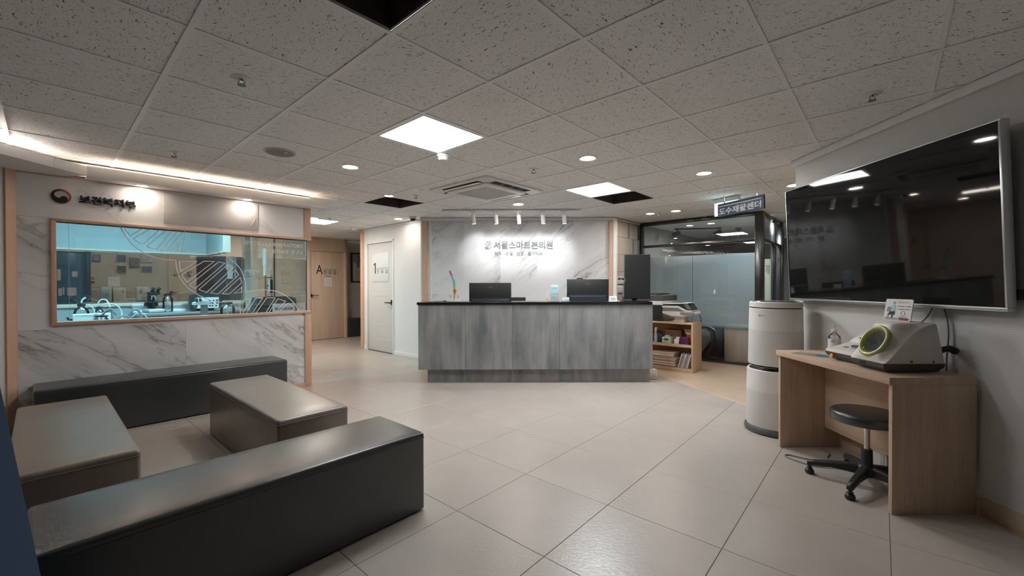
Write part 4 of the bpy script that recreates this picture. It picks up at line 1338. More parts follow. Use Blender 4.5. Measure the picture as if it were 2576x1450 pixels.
obj('case', B().prism([(-.03, 0), (.045, 0), (.045, .012), (.0, .068), (-.012, .066)], -.058, .038, 'x').xform(Matrix.Rotation(0, 4, 'Z')), WPLAS, ph)
obj('display', B().add([(-.045, -.0275, .014), (.022, -.0275, .014), (.022, -.0165, .054), (-.045, -.0165, .054)], [(0, 1, 2, 3)]), plain('lcd_grey', (0.36, 0.43, 0.42), 0.3), ph)
obj('stand_foot', B().box(-.05, .075, -.028, .05, 0, .008, .003), WPLAS, ph)
dp = thing('desk_pad', 'black pad lying on the counter at the foot of the portrait monitor', 'pad', (1.40, 5.55, 1.036))
obj('sheet', B().box(-.03, .09, -.06, .08, 0, .002), MATTE, dp, smooth=False)
kn = thing('pen', 'dark pen lying on the left end of the counter', 'pen', (-.93, 5.58, 1.036))
obj('barrel', B().cyl((-.10, 0, .005), (.02, .0, .005), .005), LGREY, kn); obj('cap', B().cyl((.02, 0, .005), (.055, .0, .005), .0056), INK, kn)

def office_chair(label, x, y, ztop, wd, head=False):
    t = thing('office_chair', label, 'chair', (x, y, 0), 0, 'office chairs behind the desk')
    obj('seat', B().box(-.24, .24, -.24, .24, .45, .53, .03), MATTE, t)
    zb = ztop if not head else ztop - .10
    b_ = B()
    b_.loft([[(-wd * k_, yy_ + .02 - .03 * abs(k_), z) for k_ in (-1, -.5, 0, .5, 1)] + [(wd * k_, yy_ + .07 - .03 * abs(k_), z) for k_ in (-1, -.5, 0, .5, 1)] for z, yy_ in ((.60, .20), (.80, .23), (zb - .03, .24), (zb, .24))])
    obj('backrest', b_, MATTE, t)
    if head:
        obj('headrest', B().box(-.10, .02, .22, .29, ztop - .13, ztop, .033, 3), MATTE, t)
    obj('column', B().cyl((0, 0, .06), (0, 0, .45), .025), DGREY, t)
    for k_ in range(5):
        a_ = k_ * 2 * pi / 5
        lb_ = B().tube([(0, 0, .09), (.28 * cos(a_), .28 * sin(a_), .06)], [.025, .016], 6); lb_.ball((.28 * cos(a_), .28 * sin(a_), .028), .027, 8)
        obj('foot_arm', lb_, MATTE, t)
    for s_ in (-1, 1):
        obj('armrest', B().tube([(s_ * .24, .0, .50), (s_ * .27, .0, .68), (s_ * .27, -.12, .70), (s_ * .27, .12, .70)], .02, 6), MATTE, t)
office_chair('black office chair half hidden by the monitor near the spine model', -.03, 6.10, 1.065, .235)
office_chair('black office chair whose headrest peeks over the monitor by the desk clock', 1.095, 6.28, 1.358, .20, True)
pst = thing('framed_poster', 'black framed spine poster on the corridor wall, half hidden by the post', 'picture', (*LP, 0), A)
N2 = 4.85
fb = B()
for a in ((3.034, 3.62, 1.33, 1.365), (3.034, 3.62, 2.058, 2.093), (3.034, 3.069, 1.365, 2.058), (3.585, 3.62, 1.365, 2.058)):
    fb.box(a[0], a[1], N2 - .03, N2 - .001, a[2], a[3], .003)
obj('frame', fb, INK, pst)
pr = obj('print', B().box(3.069, 3.585, N2 - .014, N2 - .004, 1.365, 2.058), plain('poster_cream', (0.62, 0.52, 0.43), 0.7), pst, smooth=False)
obj('inner_border', B().box(3.069, 3.09, N2 - .016, N2 - .0145, 1.365, 2.058), BLUEP, pr, smooth=False)
obj('print_field', B().prism([(3.092, 2.05), (3.57, 2.05), (3.57, 1.72), (3.30, 1.74), (3.092, 1.86)], N2 - .016, N2 - .0145), GREYP, pr, smooth=False)
for k_ in range(9):
    z = 2.02 - k_ * .036
    x = 3.245 + .02 * sin(k_ * .7)
    obj('spine_print', B().prism([(x - .035, z), (x + .03, z + .008), (x + .036, z - .018), (x - .030, z - .026)], N2 - .019, N2 - .0165), RED if k_ in (5, 6) else BLUEP, pr, smooth=False)
obj('print_lines', scribble(3.14, 3.5, 1.43, 1.63, 11, N2 - .0165, 12, .35), GREYP, pr, smooth=False)

# ---------------------------------------------------------------- bookcase, copier, scanner (frame turned with the glass wall)
BK = (2.544, 5.906)
bk = thing('bookcase', 'low open wooden bookcase with two shelves of supplies beside the counter', 'bookcase', (*BK, 0), R1)
D_ = .38
for nm_, a in (('side_board', (-.022, 0, 0, D_, 0, .682)), ('side_board', (-.80, -.778, 0, D_, 0, .682)), ('top_board', (-.80, 0, -.003, D_, .682, .704)),
               ('shelf_board', (-.778, -.022, .008, D_, .352, .374)), ('bottom_board', (-.778, -.022, .004, D_, .0, .045)), ('shelf_edge', (-.778, -.030, .018, .03, .374, .392))):
    obj(nm_, B().box(*a, .0015), SHELFW, bk)
obj('back_board', B().box(-.778, -.022, D_ - .008, D_ - .001, .045, .682), SHELFW, bk, smooth=False)
def onshelf(name, label, cat, x, y, z, group=None):
    return thing(name, label, cat, (BK[0] + VX * x + UX * y, BK[1] + VY * x + UY * y, z), R1, group)
t = onshelf('spray_bottle', 'pale blue air freshener spray bottle on the bookcase shelf', 'bottle', -.565, .07, .374)
obj('bottle', B().lathe([(.022, 0), (.024, .01), (.024, .10), (.020, .14), (.013, .165), (.013, .175)], n=18), plain('lavender_plastic', (0.40, 0.48, 0.62), 0.4), t)
obj('spray_head', B().lathe([(.015, .172), (.018, .19), (.016, .215), (.008, .235)], n=14), plain('pale_cyan_plastic', (0.50, 0.66, 0.72), 0.4), t)
obj('nozzle', B().cyl((0, 0, .222), (.035, -.012, .226), .008, .005), plain('pale_cyan_plastic', (0,) * 3), t)
t = onshelf('hand_gel_bottle', 'small clear bottle between spray bottle and tissue box', 'bottle', -.51, .07, .374)
obj('bottle', B().lathe([(.018, 0), (.02, .01), (.02, .06), (.008, .08), (.008, .095)], n=16), BOTTLE, t)
t = onshelf('tissue_box', 'white and green tissue box standing on the bookcase shelf', 'box', -.40, .08, .374)
obj('box', B().box(-.06, .06, -.03, .10, .0, .10, .003), PAPER, t); obj('label_oval', B().cyl((0, -.0305, .068), (0, -.032, .068), .022, n=20).xform(Matrix.Scale(2.0, 4, Vector((1, 0, 0)))), GREENP, t)
obj('print_lines', scribble(-.055, .055, .012, .034, 2, -.031, 14, .5), GREENP, t, smooth=False); obj('lid_flap', B().box(-.03, .03, -.01, .05, .10, .128, .008), plain('pale_tissue', (0.66, 0.68, 0.68), 0.8), t)
t = onshelf('white_case', 'small white box between tissue box and purple case', 'box', -.245, .06, .374)
obj('box', B().box(-.035, .035, -.02, .06, 0, .085, .004), PAPER, t); obj('flap', B().box(-.02, .04, -.01, .05, .0855, .115, .004).xform(Matrix.Rotation(.1, 4, 'Y')), PAPER, t)
t = onshelf('purple_case', 'deep purple storage case at the right of the bookcase shelf', 'case', -.135, .07, .374)
obj('case', B().box(-.06, .06, -.04, .06, 0, .125, .012), plain('purple_plastic', (0.075, 0.012, 0.085), 0.4), t); obj('handle', B().box(-.068, -.060, -.03, .05, .03, .10, .003), BLACK, t); obj('stud', B().cyl((-.045, -.041, .06), (-.045, -.043, .06), .004), CHROME, t)
t = onshelf('orange_bag', 'orange pouch behind the purple case', 'bag', -.08, .20, .374)
obj('pouch', B().box(-.07, .05, -.03, .05, 0, .165, .02, 3), ORANGE, t)
t = onshelf('cable_bundle', 'bundle of white cables on top of the orange pouch', 'cable', -.10, .17, .54)
for k_ in range(5):
    a0 = k_ * .8
    obj('loop', B().tube([(.055 * cos(a) * (1 + .12 * k_) - .0, .04 * sin(a), .006 + .010 * k_ + .012 * sin(a + a0)) for a in [i * pi / 8 for i in range(16)]], .0042, 6, True), WPLAS, t)
t = onshelf('cardboard_box', 'open brown cardboard box at the back of the bookcase shelf', 'box', -.36, .27, .374)
obj('box', B().box(-.115, .12, -.06, .08, 0, .20, .003), plain('cardboard', (0.36, 0.25, 0.16), 0.8), t); obj('flap', B().box(-.11, .13, -.11, -.04, .20, .206).xform(Matrix.Rotation(-.25, 4, 'X')), plain('cardboard', (0,) * 3), t)
t = onshelf('dark_bag', 'crumpled dark bag behind the tissue box', 'bag', -.575, .20, .374)
obj('bag', B().lathe([(.07, 0), (.085, .05), (.075, .11), (.04, .15), (.02, .16)], n=9, sy=.6), DGREY, t)
paperm = [plain('kraft_envelope', (0.62, 0.49, 0.37), 0.8), plain('cream_envelope', (0.68, 0.57, 0.46), 0.8), PAPER]
rr = random.Random(11)
ORD = 'first second third fourth fifth sixth seventh eighth ninth tenth eleventh twelfth thirteenth fourteenth fifteenth sixteenth seventeenth'.split()
z = .046
for k_ in range(17):
    hgt = rr.uniform(.009, .019)
    if z + hgt > .305: break
    t = onshelf('envelope_stack', 'envelope bundle in the bottom shelf stack, ' + ORD[k_] + ' from the bottom', 'envelope', -.43 + rr.uniform(-.012, .012), .15 + rr.uniform(-.015, .015), z, 'envelopes stacked on the bottom shelf')
    obj('bundle', B().box(-.19 + rr.uniform(-.01, .02), .175 + rr.uniform(-.03, .005), -.12, .13, 0, hgt - .001, .002, 1), paperm[(k_ * 7) % 3 if k_ % 4 else 1], t)
    z += hgt
for k_ in range(7):
    t = onshelf('leaning_file', 'paper file leaning on the bottom shelf, ' + ORD[k_] + ' from the envelope stack', 'file', -.222 + .0205 * k_, .12, .047, 'files leaning on the bottom shelf')
    lean = .28
    fbm = B().box(-.006, .006, -.09, .11, .0, .215 - .004 * (k_ % 3), .0015, 1); fbm.xform(Matrix.Rotation(lean, 4, 'Y'))
    zmin = min(v_[2] for v_ in fbm.v); fbm.move(0, 0, -zmin)
    obj('folder', fbm, [PAPER, plain('lilac_folder', (0.35, 0.33, 0.48), 0.6), LGREY][k_ % 3], t)
bx = thing('carton', 'small white carton on the floor at the foot of the counter end', 'box', (1.86, 5.60, 0), 0)
obj('box', B().box(-.045, .06, -.05, .06, .002, .125, .003), PAPER, bx); obj('print_lines', scribble(.0, .055, .03, .07, 2, -.051, 15, .45), GREYP, bx, smooth=False)

# scanner on the bookcase
scn = onshelf('document_scanner', 'white bookcase-top scanner with a tilted screen', 'scanner', 0, 0, .7055)
def px_(pts): return pts
obj('foot', B().box(-.33, -.16, .12, .30, 0, .016, .004), WPLAS, scn)
obj('pedestal', B().prism([(-.305, .016), (-.165, .016), (-.175, .085), (-.32, .085)], .13, .28), WPLAS, scn)
obj('tray_body', B().prism([(-.455, .125), (-.455, .155), (-.02, .155), (-.005, .13), (-.02, .105), (-.17, .085), (-.32, .085)], .05, .36), WPLAS, scn)
obj('front_lip', B().prism([(-.19, .118), (-.19, .148), (.0, .148), (.012, .132), (0, .112)], .03, .05), MGREY, scn)
obj('grey_band', B().prism([(-.455, .157), (-.455, .205), (-.22, .208), (-.12, .157)], .06, .35), MGREY, scn)
obj('upper_body', B().prism([(-.460, .206), (-.460, .232), (-.230, .236), (-.10, .175), (-.03, .175), (-.03, .160), (-.125, .157), (-.225, .208)], .05, .36), WPLAS, scn)
obj('dark_cover', B().prism([(-.450, .238), (-.450, .256), (-.10, .268), (-.038, .180), (-.10, .180), (-.228, .238)], .07, .34), BLACK, scn)
obj('top_lid', B().prism([(-.452, .258), (-.452, .268), (-.22, .268), (-.19, .282), (-.085, .284), (-.085, .274), (-.19, .268)], .06, .35), WPLAS, scn)
obj('screen', B().add([(-.150, .069, .262), (-.098, .069, .266), (-.046, .069, .192), (-.10, .069, .190)], [(0, 1, 2, 3)]), plain('screen_grey', (0.16, 0.17, 0.17), 0.3), scn)
obj('cable', B().tube([(-.03, .36, .10), (-.01, .37, .06), (.0, .36, .0), (-.005, .35, -.02)], .005, 6), BLACK, scn)
# copier behind the counter end
cp = thing('copier', 'large black and white office copier behind the right end of the counter', 'copier', (*BK, 0), R1)
obj('cabinet', B().box(-1.12, -.50, .10, .68, .72, .94, .008), WPLAS, cp)
obj('lower_cabinet', B().box(-1.12, -.47, .12, .68, .7065, .72), MGREY, cp, smooth=False)
obj('side_cover', B().prism([(-.66, .715), (-.47, .715), (-.47, .955), (-.60, .955), (-.64, .92)], .088, .10), BLACK, cp)
obj('side_handle', B().box(-.61, -.51, .080, .0885, .79, .81, .003), MATTE, cp)
obj('front_edge', B().prism([(-.70, .712), (-.662, .712), (-.642, .925), (-.60, .965), (-.60, .985), (-.66, .96), (-.70, .93)], .08, .12), WPLAS, cp)
obj('scanner_base', B().box(-1.12, -.465, .08, .68, .945, 1.005, .006), WPLAS, cp)
obj('scanner_lid', B().prism([(-1.12, 1.007), (-.465, 1.007), (-.465, 1.085), (-.50, 1.10), (-.56, 1.098), (-.62, 1.075), (-1.12, 1.06)], .08, .66), DGREY, cp)
obj('feed_tray', B().prism([(-1.02, 1.078), (-.62, 1.105), (-.55, 1.10), (-.54, 1.112), (-.62, 1.120), (-1.02, 1.09)], .14, .55), BLACK, cp)
# ---------------------------------------------------------------- television wall
TVW, TVH = 1.632, .955
tv = thing('television', 'large wall-mounted black television in a silver frame, tilted forward', 'television', (2.452, 2.888, 1.112), -pi / 2)
tilt = Matrix.Rotation(.045, 4, 'X')
SILV = plain('silver_frame', (0.52, 0.53, 0.55), 0.28, 0.9)
def tvb(nm_, a, mat, bev=0.0, par=None):
    return obj(nm_, B().box(*a, bev).xform(tilt), mat, par or tv, smooth=bev > 0)
h_ = TVW / 2
tvb('back_cover', (-h_ + .004, h_ - .004, .006, .045, .004, TVH - .004), BLACK)
tvb('screen', (-h_ + .008, h_ - .012, .001, .006, .020, TVH - .006), plain('tv_glass', (0.010, 0.010, 0.010), 0.035, 0, 0.30))
tvb('frame_bottom', (-h_, h_, -.006, .042, 0, .020), SILV, .002)
tvb('frame_top', (-h_, h_, -.004, .042, TVH - .006, TVH), SILV, .001)
tvb('frame_side', (-h_, -h_ + .007, -.004, .042, .020, TVH - .006), SILV, .001)
tvb('frame_side', (h_ - .011, h_, -.006, .042, .020, TVH - .006), SILV, .002)
mk = scribble(-.06, .0, .006, .014, 1, -.0066, 21, .9); obj('maker_mark', mk.xform(tilt), MGREY, tv, smooth=False)
obj('wall_bracket', B().box(-.25, .25, .045, .087, .25, .65), MATTE, tv, smooth=False)
obj('side_plug', B().box(h_ - .02, h_ + .004, .045, .075, .06, .11, .003), MATTE, tv)
cb = thing('television_cable', 'pair of grey cables hanging below the television to the desk', 'cable')
obj('cord', B().tube(spline([Vector((2.52, 2.50, 1.14)), Vector((2.52, 2.55, 1.05)), Vector((2.50, 2.62, .95)), Vector((2.48, 2.64, .752))], 5), .004, 6), RUBBER, cb)
obj('cord', B().tube(spline([Vector((2.528, 2.47, 1.14)), Vector((2.528, 2.44, 1.05)), Vector((2.527, 2.43, .95)), Vector((2.527, 2.44, .80)), Vector((2.529, 2.45, .30))], 5), .004, 6), RUBBER, cb)

ds = thing('side_desk', 'pale ash-wood desk under the television', 'desk')
obj('top', B().box(2.035, 2.512, 2.262, 3.238, .707, .745, .0015), ASHX, ds)
obj('side_panel', B().box(2.054, 2.512, 2.266, 2.288, .0, .707, .001), ASH, ds)
obj('side_panel', B().box(2.054, 2.512, 3.212, 3.234, .0, .707, .001), ASH, ds)
obj('modesty_panel', B().box(2.395, 2.413, 2.288, 3.212, .155, .707, .001), ASHX, ds)

# blood pressure monitor
SH = plain('cream_shell', (0.70, 0.66, 0.61), 0.38)
bpm = thing('blood_pressure_monitor', 'cream arm blood pressure monitor with a lime ring opening on the desk', 'medical device', (0, 0, .746))
def ringy(y, p, k_=0.0):
    return [(x, y, z - .746) for x, z in p]
base = [(2.112, .752), (2.44, .752), (2.455, .797), (2.090, .797)]
obj('base', B().loft([[(x, y, z - .746) for x, y, z in q] for q in (
    [(2.135, 2.392, .750), (2.415, 2.392, .750), (2.415, 2.595, .750), (2.14, 2.595, .750)],
    [(2.100, 2.372, .775), (2.440, 2.372, .775), (2.440, 2.60, .775), (2.105, 2.60, .775)],
    [(2.096, 2.368, .799), (2.448, 2.368, .799), (2.448, 2.60, .799), (2.098, 2.60, .799)])]), DGREY, bpm)
obj('feet', B().box(2.16, 2.40, 2.41, 2.58, .0, .006), MATTE, bpm, smooth=False)
outer = [(2.100, .800), (2.130, .826), (2.170, .868), (2.215, .922), (2.265, .972), (2.325, 1.008), (2.392, 1.026), (2.400, 1.02), (2.446, .800)]
inner = [(2.098, .800), (2.100, .838), (2.140, .912), (2.178, .984), (2.200, 1.020), (2.290, 1.030), (2.385, 1.030), (2.400, 1.022), (2.446, .800)]
def dense(p):
    out = []
    for (x0, z0), (x1, z1) in zip(p, p[1:]):
        n = 6 if len(out) < 30 else 1
        out += [(x0 + (x1 - x0) * i / n, z0 + (z1 - z0) * i / n) for i in range(n)]
    return out + [p[-1]]
sm_ = lambda p: [(q.x, q.y) for q in spline([Vector((x, z, 0)) for x, z in p[:7]], 6)][:-1] + p[6:]
OUT, INN = sm_(outer), sm_(inner)
mixp = lambda f: [(a[0] * (1 - f) + c_[0] * f, a[1] * (1 - f) + c_[1] * f) for a, c_ in zip(OUT, INN)]
ys = [(2.369, -1), (2.374, 0), (2.382, .10), (2.391, .32), (2.400, .58), (2.409, .78), (2.420, .93)] + [(2.432 + .0105 * i, 1.0) for i in range(10)] + [(2.540, .95), (2.556, .82), (2.572, .62), (2.588, .45), (2.60, .36)]
sh_ = B().loft([ringy(y, mixp(f) if f >= 0 else [(x * .98 + 2.28 * .02, .80 + (z - .80) * .97) for x, z in OUT]) for y, f in ys])
nrm = Vector((-.875, 0, .484)).normalized()
slope = Vector((.484, 0, .875)).normalized()
side = Vector((0, -1, 0))
C0 = Vector((2.143, 2.483, .915 - .746))
def in_hole(f):
    c = sum((Vector(sh_.v[i]) for i in f), Vector()) / len(f) - C0
    return abs(c.dot(nrm)) < .03 and (c.dot(side) / .072) ** 2 + (c.dot(slope) / .078) ** 2 < 1
sh_.f = [f for f in sh_.f if not in_hole(f)]
obj('shell', sh_, SH, bpm, ang=60)
for x in (2.255, 2.378):
    obj('screw', B().cyl((x, 2.3685, .066), (x, 2.366, .066), .0055), DGREY, bpm)
def place(b_):
    b_.v = [tuple(C0 + side * x + slope * y + nrm * z) for x, y, z in b_.v]
    return b_
obj('ring', place(B().lathe([(.094, -.012), (.097, .0), (.095, .008), (.088, .013), (.079, .012), (.072, .004), (.066, -.014), (.062, -.04), (.061, -.06)], n=40, sx=.93, sy=1.06, cap=False)), LIME, bpm, ang=60)
cf = B()
prof = [(.068, -.008), (.060, -.018), (.050, -.034), (.034, -.050), (.018, -.060), (.002, -.064)]
vs = []
n_ = 40
for r_, z in prof:
    for i in range(n_):
        a_ = 2 * pi * i / n_
        wv = .006 * sin(a_ * 5 + r_ * 60) * (1 if .01 < r_ < .058 else 0)
        vs.append(((r_ + wv * .4) * cos(a_) * .93, (r_ + wv * .4) * sin(a_) * 1.06, z + wv))
fs = [(k_ * n_ + i, k_ * n_ + (i + 1) % n_, (k_ + 1) * n_ + (i + 1) % n_, (k_ + 1) * n_ + i) for k_ in range(len(prof) - 1) for i in range(n_)]
cf.add(vs, fs)
obj('cuff_lining', place(cf), plain('cuff_cloth', (0.17, 0.19, 0.19), 0.45), bpm, ang=80)
# control unit
obj('control_base', B().loft([[(2.165, 2.602, .004), (2.39, 2.602, .004), (2.39, 2.845, .004), (2.175, 2.845, .004)], [(2.140, 2.602, .030), (2.40, 2.602, .030), (2.40, 2.865, .030), (2.148, 2.868, .030)], [(2.136, 2.602, .052), (2.40, 2.602, .052), (2.40, 2.868, .052), (2.142, 2.872, .052)]]), DGREY, bpm)
obj('control_shell', B().loft([ringy(y, p_) for y, p_ in ((2.602, [(2.136, .799), (2.142, .822), (2.30, .862), (2.315, .885), (2.405, .925), (2.405, .799)]), (2.845, [(2.138, .799), (2.144, .822), (2.30, .862), (2.315, .885), (2.405, .925), (2.405, .799)]), (2.872, [(2.144, .799), (2.150, .812), (2.30, .846), (2.315, .868), (2.40, .905), (2.40, .799)]))]), SH, bpm)
obj('start_button', B().cyl((2.139, 2.80, .027), (2.128, 2.80, .030), .014, n=18), ORANGE, bpm)
sl_ = (.862 - .822) / (.30 - .142)
def top(x): return .822 + (x - 2.142) * sl_ - .746
obj('panel_recess', B().add([(2.165, 2.63, top(2.165) + .001), (2.285, 2.63, top(2.285) + .001), (2.285, 2.83, top(2.285) + .001), (2.165, 2.83, top(2.165) + .001)], [(0, 1, 2, 3)]), WPLAS, bpm)
ov = B().lathe([(.022, 0), (.018, .004), (.001, .005)], n=20, sx=.8)
obj('oval_key', ov.move(2.200, 2.765, top(2.200) + .0015), plain('lime_key', (0.42, 0.46, 0.10), 0.35), bpm)
pr_ = B().box(2.19, 2.265, 2.65, 2.715, top(2.2) + .0, top(2.2) + .022, .006)
po = obj('printer_cover', pr_, DGREY, bpm)
obj('printer_bar', B().box(2.182, 2.192, 2.652, 2.713, top(2.18) + .004, top(2.18) + .013, .002), LGREY, po)
obj('rear_slot', B().box(2.32, 2.34, 2.64, 2.80, .141, .150), MATTE, bpm, smooth=False)
obj('socket', B().box(2.0975, 2.101, 2.50, 2.535, .032, .046), MATTE, bpm, smooth=False)
pl_ = thing('instruction_placard', 'white instruction placard with a seated figure picture standing on top of the blood pressure monitor', 'placard', (2.300, 2.533, .9160), -pi / 2 + .03)
tl_ = Matrix.Rotation(-.16, 4, 'X')
def pb_(nm_, b_, mat, par=None):
    return obj(nm_, b_.xform(tl_), mat, par or pl_, smooth=False)
card = pb_('card', B().box(-.086, .086, 0, .005, .1165, .247, .010, 4, 'y'), PAPER)
pb_('lower_field', B().box(-.078, .078, -.0006, -.0002, .1195, .134), plain('grey_blue_print', (0.42, 0.45, 0.47), 0.7), card)
def prt(nm_, x0, x1, z0, z1, rows, mat, seed, f_=.45):
    pb_(nm_, scribble(x0, x1, z0, z1, rows, -.0012, seed, f_), mat, card)
t__ = text('lettering', '혈압 검사 안내', -.004, .060, .222, .234, -.0012, RED, card)
t__.data.transform(tl_)
prt('print_lines', -.004, .078, .196, .212, 1, GREYP, 31); prt('print_lines', -.008, .080, .178, .194, 1, GREYP, 32)
prt('print_lines', .006, .072, .136, .146, 1, GREYP, 33); prt('print_lines', -.072, .0, .121, .132, 2, GREYP, 34); prt('print_lines', .010, .07, .1335, .138, 1, RED, 35)
pb_('red_field', B().box(.015, .072, -.0014, -.001, .120, .131), RED, card); pb_('dark_field', B().box(.015, .072, -.0018, -.0015, .128, .1325), INK, card)
pb_('clock_drawing', B().tube([(.035 + .012 * cos(a), -.001, .162 + .012 * sin(a)) for a in [i * pi / 10 for i in range(20)]], .0012, 5, True), GREENP, card)
pb_('figure_shirt', B().prism([(-.048, .168), (-.022, .172), (-.016, .205), (-.026, .214), (-.040, .208)], -.0014, -.001), CYANP, card)
pb_('figure_head', B().cyl((-.028, -.001, .224), (-.028, -.0016, .224), .008, n=16), plain('print_skin', (0.50, 0.30, 0.22), 0.7), card)
pb_('figure_legs', B().prism([(-.062, .150), (-.018, .150), (-.016, .172), (-.048, .170)], -.0018, -.0015), INK, card)
pb_('figure_stool', B().prism([(-.036, .130), (-.028, .130), (-.028, .150), (-.036, .150)], -.0014, -.001), INK, card)
pb_('figure_shin', B().prism([(-.064, .120), (-.054, .120), (-.054, .152), (-.062, .152)], -.0014, -.001), plain('print_skin', (0,) * 3), card)
pb_('figure_device', B().prism([(-.072, .170), (-.050, .166), (-.046, .196), (-.066, .200)], -.002, -.0018), GREYP, card)
sz = thing('sanitizer_bottle', 'clear hand sanitizer pump bottle with a white label on the desk', 'bottle', (2.405, 3.13, .746))
obj('bottle', B().lathe([(.036, 0), (.040, .006), (.040, .105), (.034, .122), (.018, .138), (.014, .142), (.014, .150)], n=24), BOTTLE, sz)
obj('gel', B().lathe([(.034, .004), (.037, .008), (.037, .098), (.001, .0985)], n=20), plain('clear_gel', (0.55, 0.56, 0.56), 0.2), sz)
obj('label', B().lathe([(.0408, .014), (.0408, .098)], n=28, cap=False), PAPER, sz); obj('label_band', B().lathe([(.0411, .010), (.0411, .016)], n=28, cap=False), RED, sz)
mk = scribble(-.012, .012, .076, .092, 2, 0, 41, .6); obj('label_print', mk.xform(Matrix.Rotation(radians(-52), 4, 'Z') @ Matrix.Translation((0, -.0418, 0))), RED, sz, smooth=False)
mk = scribble(-.010, .012, .03, .09, 9, 0, 42, .5); obj('label_print', mk.xform(Matrix.Rotation(radians(8), 4, 'Z') @ Matrix.Translation((0, -.0418, 0))), GREYP, sz, smooth=False)
obj('collar', B().lathe([(.016, .148), (.019, .150), (.019, .168), (.010, .172)], n=20), WPLAS, sz)
obj('pump', B().cyl((0, 0, .17), (0, 0, .196), .0045).box(-.012, .012, -.008, .008, .194, .202, .002).cyl((0, 0, .199), (-.036, .012, .196), .0042, .0036), WPLAS, sz)
obj('dip_tube', B().cyl((0, 0, .01), (0, 0, .148), .003), LGREY, sz)
shp = thing('laminated_sheet', 'laminated sheet with blue and green print lying on the desk', 'paper', (2.165, 3.00, .7455), radians(-62))
sb_ = obj('sheet', B().box(-.13, .13, -.075, .075, 0, .0008), plain('laminate', (0.50, 0.50, 0.48), 0.15), shp, smooth=False)
obj('print_field', B().box(-.11, .11, -.055, .055, .0009, .0012), plain('teal_print', (0.10, 0.26, 0.28), 0.4), sb_, smooth=False)
obj('print_field', B().box(-.10, .0, -.04, .04, .0013, .0016), plain('sand_print', (0.42, 0.34, 0.22), 0.4), sb_, smooth=False); obj('print_field', B().box(.02, .10, -.04, .02, .0013, .0016), BLUEP, sb_, smooth=False)
hk = thing('black_plug', 'black plug and cord behind the monitor at the wall', 'plug', (2.50, 2.40, .865))
obj('plug_body', B().tube([(.036, 0, .0), (.0, -.0, .016), (-.03, .0, .012), (-.05, 0, -.006), (-.06, .01, -.03)], [.02, .019, .016, .010, .005], 10), MATTE, hk)
obj('cord', B().tube([(-.06, .01, -.03), (-.045, .02, -.08), (-.03, .03, -.118)], .0045, 6), MATTE, hk)

# stool
st = thing('swivel_stool', 'round black padded swivel stool under the ash-wood desk', 'stool', (2.20, 2.60, 0))
obj('seat', B().lathe([(.001, .398), (.15, .398), (.183, .401), (.188, .408), (.188, .447), (.183, .456), (.168, .461), (.001, .463)], n=44), LEATHB, st, ang=50)
obj('seat_plate', B().cyl((0, 0, .385), (0, 0, .398), .07, .08, 20), DGREY, st)
obj('gas_column', B().cyl((0, 0, .20), (0, 0, .386), .0155, n=18), CHROME, st)
obj('column_sleeve', B().lathe([(.030, .075), (.029, .22), (.026, .228), (.016, .229)], n=22), BLACK, st)
obj('hub', B().lathe([(.045, .065), (.052, .08), (.050, .12), (.034, .135), (.030, .136)], n=22), BLACK, st)
for k_ in range(5):
    a_ = radians(143 + 72 * k_)
    dx, dy = cos(a_), sin(a_)
    nx_, ny_ = -dy, dx
    rings = []
    for r_, zt, hh, ww in ((.03, .128, .060, .024), (.10, .122, .050, .021), (.18, .110, .036, .019), (.26, .095, .030, .018), (.298, .086, .030, .016), (.304, .080, .022, .012)):
        rings.append([(dx * r_ + nx_ * w_, dy * r_ + ny_ * w_, z) for w_, z in ((-ww, zt - hh), (ww, zt - hh), (ww, zt - .008), (ww * .6, zt), (-ww * .6, zt), (-ww, zt - .008))])
    arm = obj('base_arm', B().loft(rings), BLACK, st, ang=40)
    obj('glide', B().lathe([(.010, .058), (.010, .044), (.018, .040), (.012, .034), (.024, .026), (.027, .012), (.022, .0)], (dx * .290, dy * .290, 0), 18), BLACK, arm)
# power strip and cables
ps = thing('power_adapter', 'white power box standing on the floor beneath the desk', 'adapter', (2.455, 2.775, 0), .12)
obj('case', B().box(-.035, .035, -.055, .055, 0, .16, .010, 3), WPLAS, ps); obj('socket_ridge', B().box(-.038, -.0352, -.04, -.015, .02, .13, .002), LGREY, ps)
obj('cord', B().tube(spline([Vector((-.005, .01, .16)), Vector((-.008, .012, .24)), Vector((-.015, .0, .36)), Vector((-.02, -.01, .5))], 5), .004, 6), WPLAS, ps)
fcb = thing('floor_cable', 'grey cable looping over the floor under the desk', 'cable')
obj('cord', B().tube(spline([Vector((2.36, 3.19, .006)), Vector((2.33, 3.08, .005)), Vector((2.25, 2.99, .005)), Vector((2.27, 2.89, .005)), Vector((2.34, 2.80, .005)), Vector((2.40, 2.76, .005))], 8), .005, 8), RUBBER, fcb)
obj('cord', B().tube(spline([Vector((2.27, 2.90, .005)), Vector((2.12, 2.97, .005)), Vector((2.02, 3.06, .005)), Vector((1.98, 3.02, .005)), Vector((2.06, 2.88, .005)), Vector((2.20, 2.84, .012)), Vector((2.38, 2.78, .02))], 8), .005, 8), RUBBER, fcb)
dc = thing('desk_cable', 'black cable hanging behind the desk top down to the floor', 'cable')
obj('cord', B().tube(spline([Vector((2.390, 2.56, .70)), Vector((2.388, 2.55, .58)), Vector((2.387, 2.555, .40)), Vector((2.385, 2.58, .22)), Vector((2.37, 2.62, .03))], 5), .0045, 6), BLACK, dc)

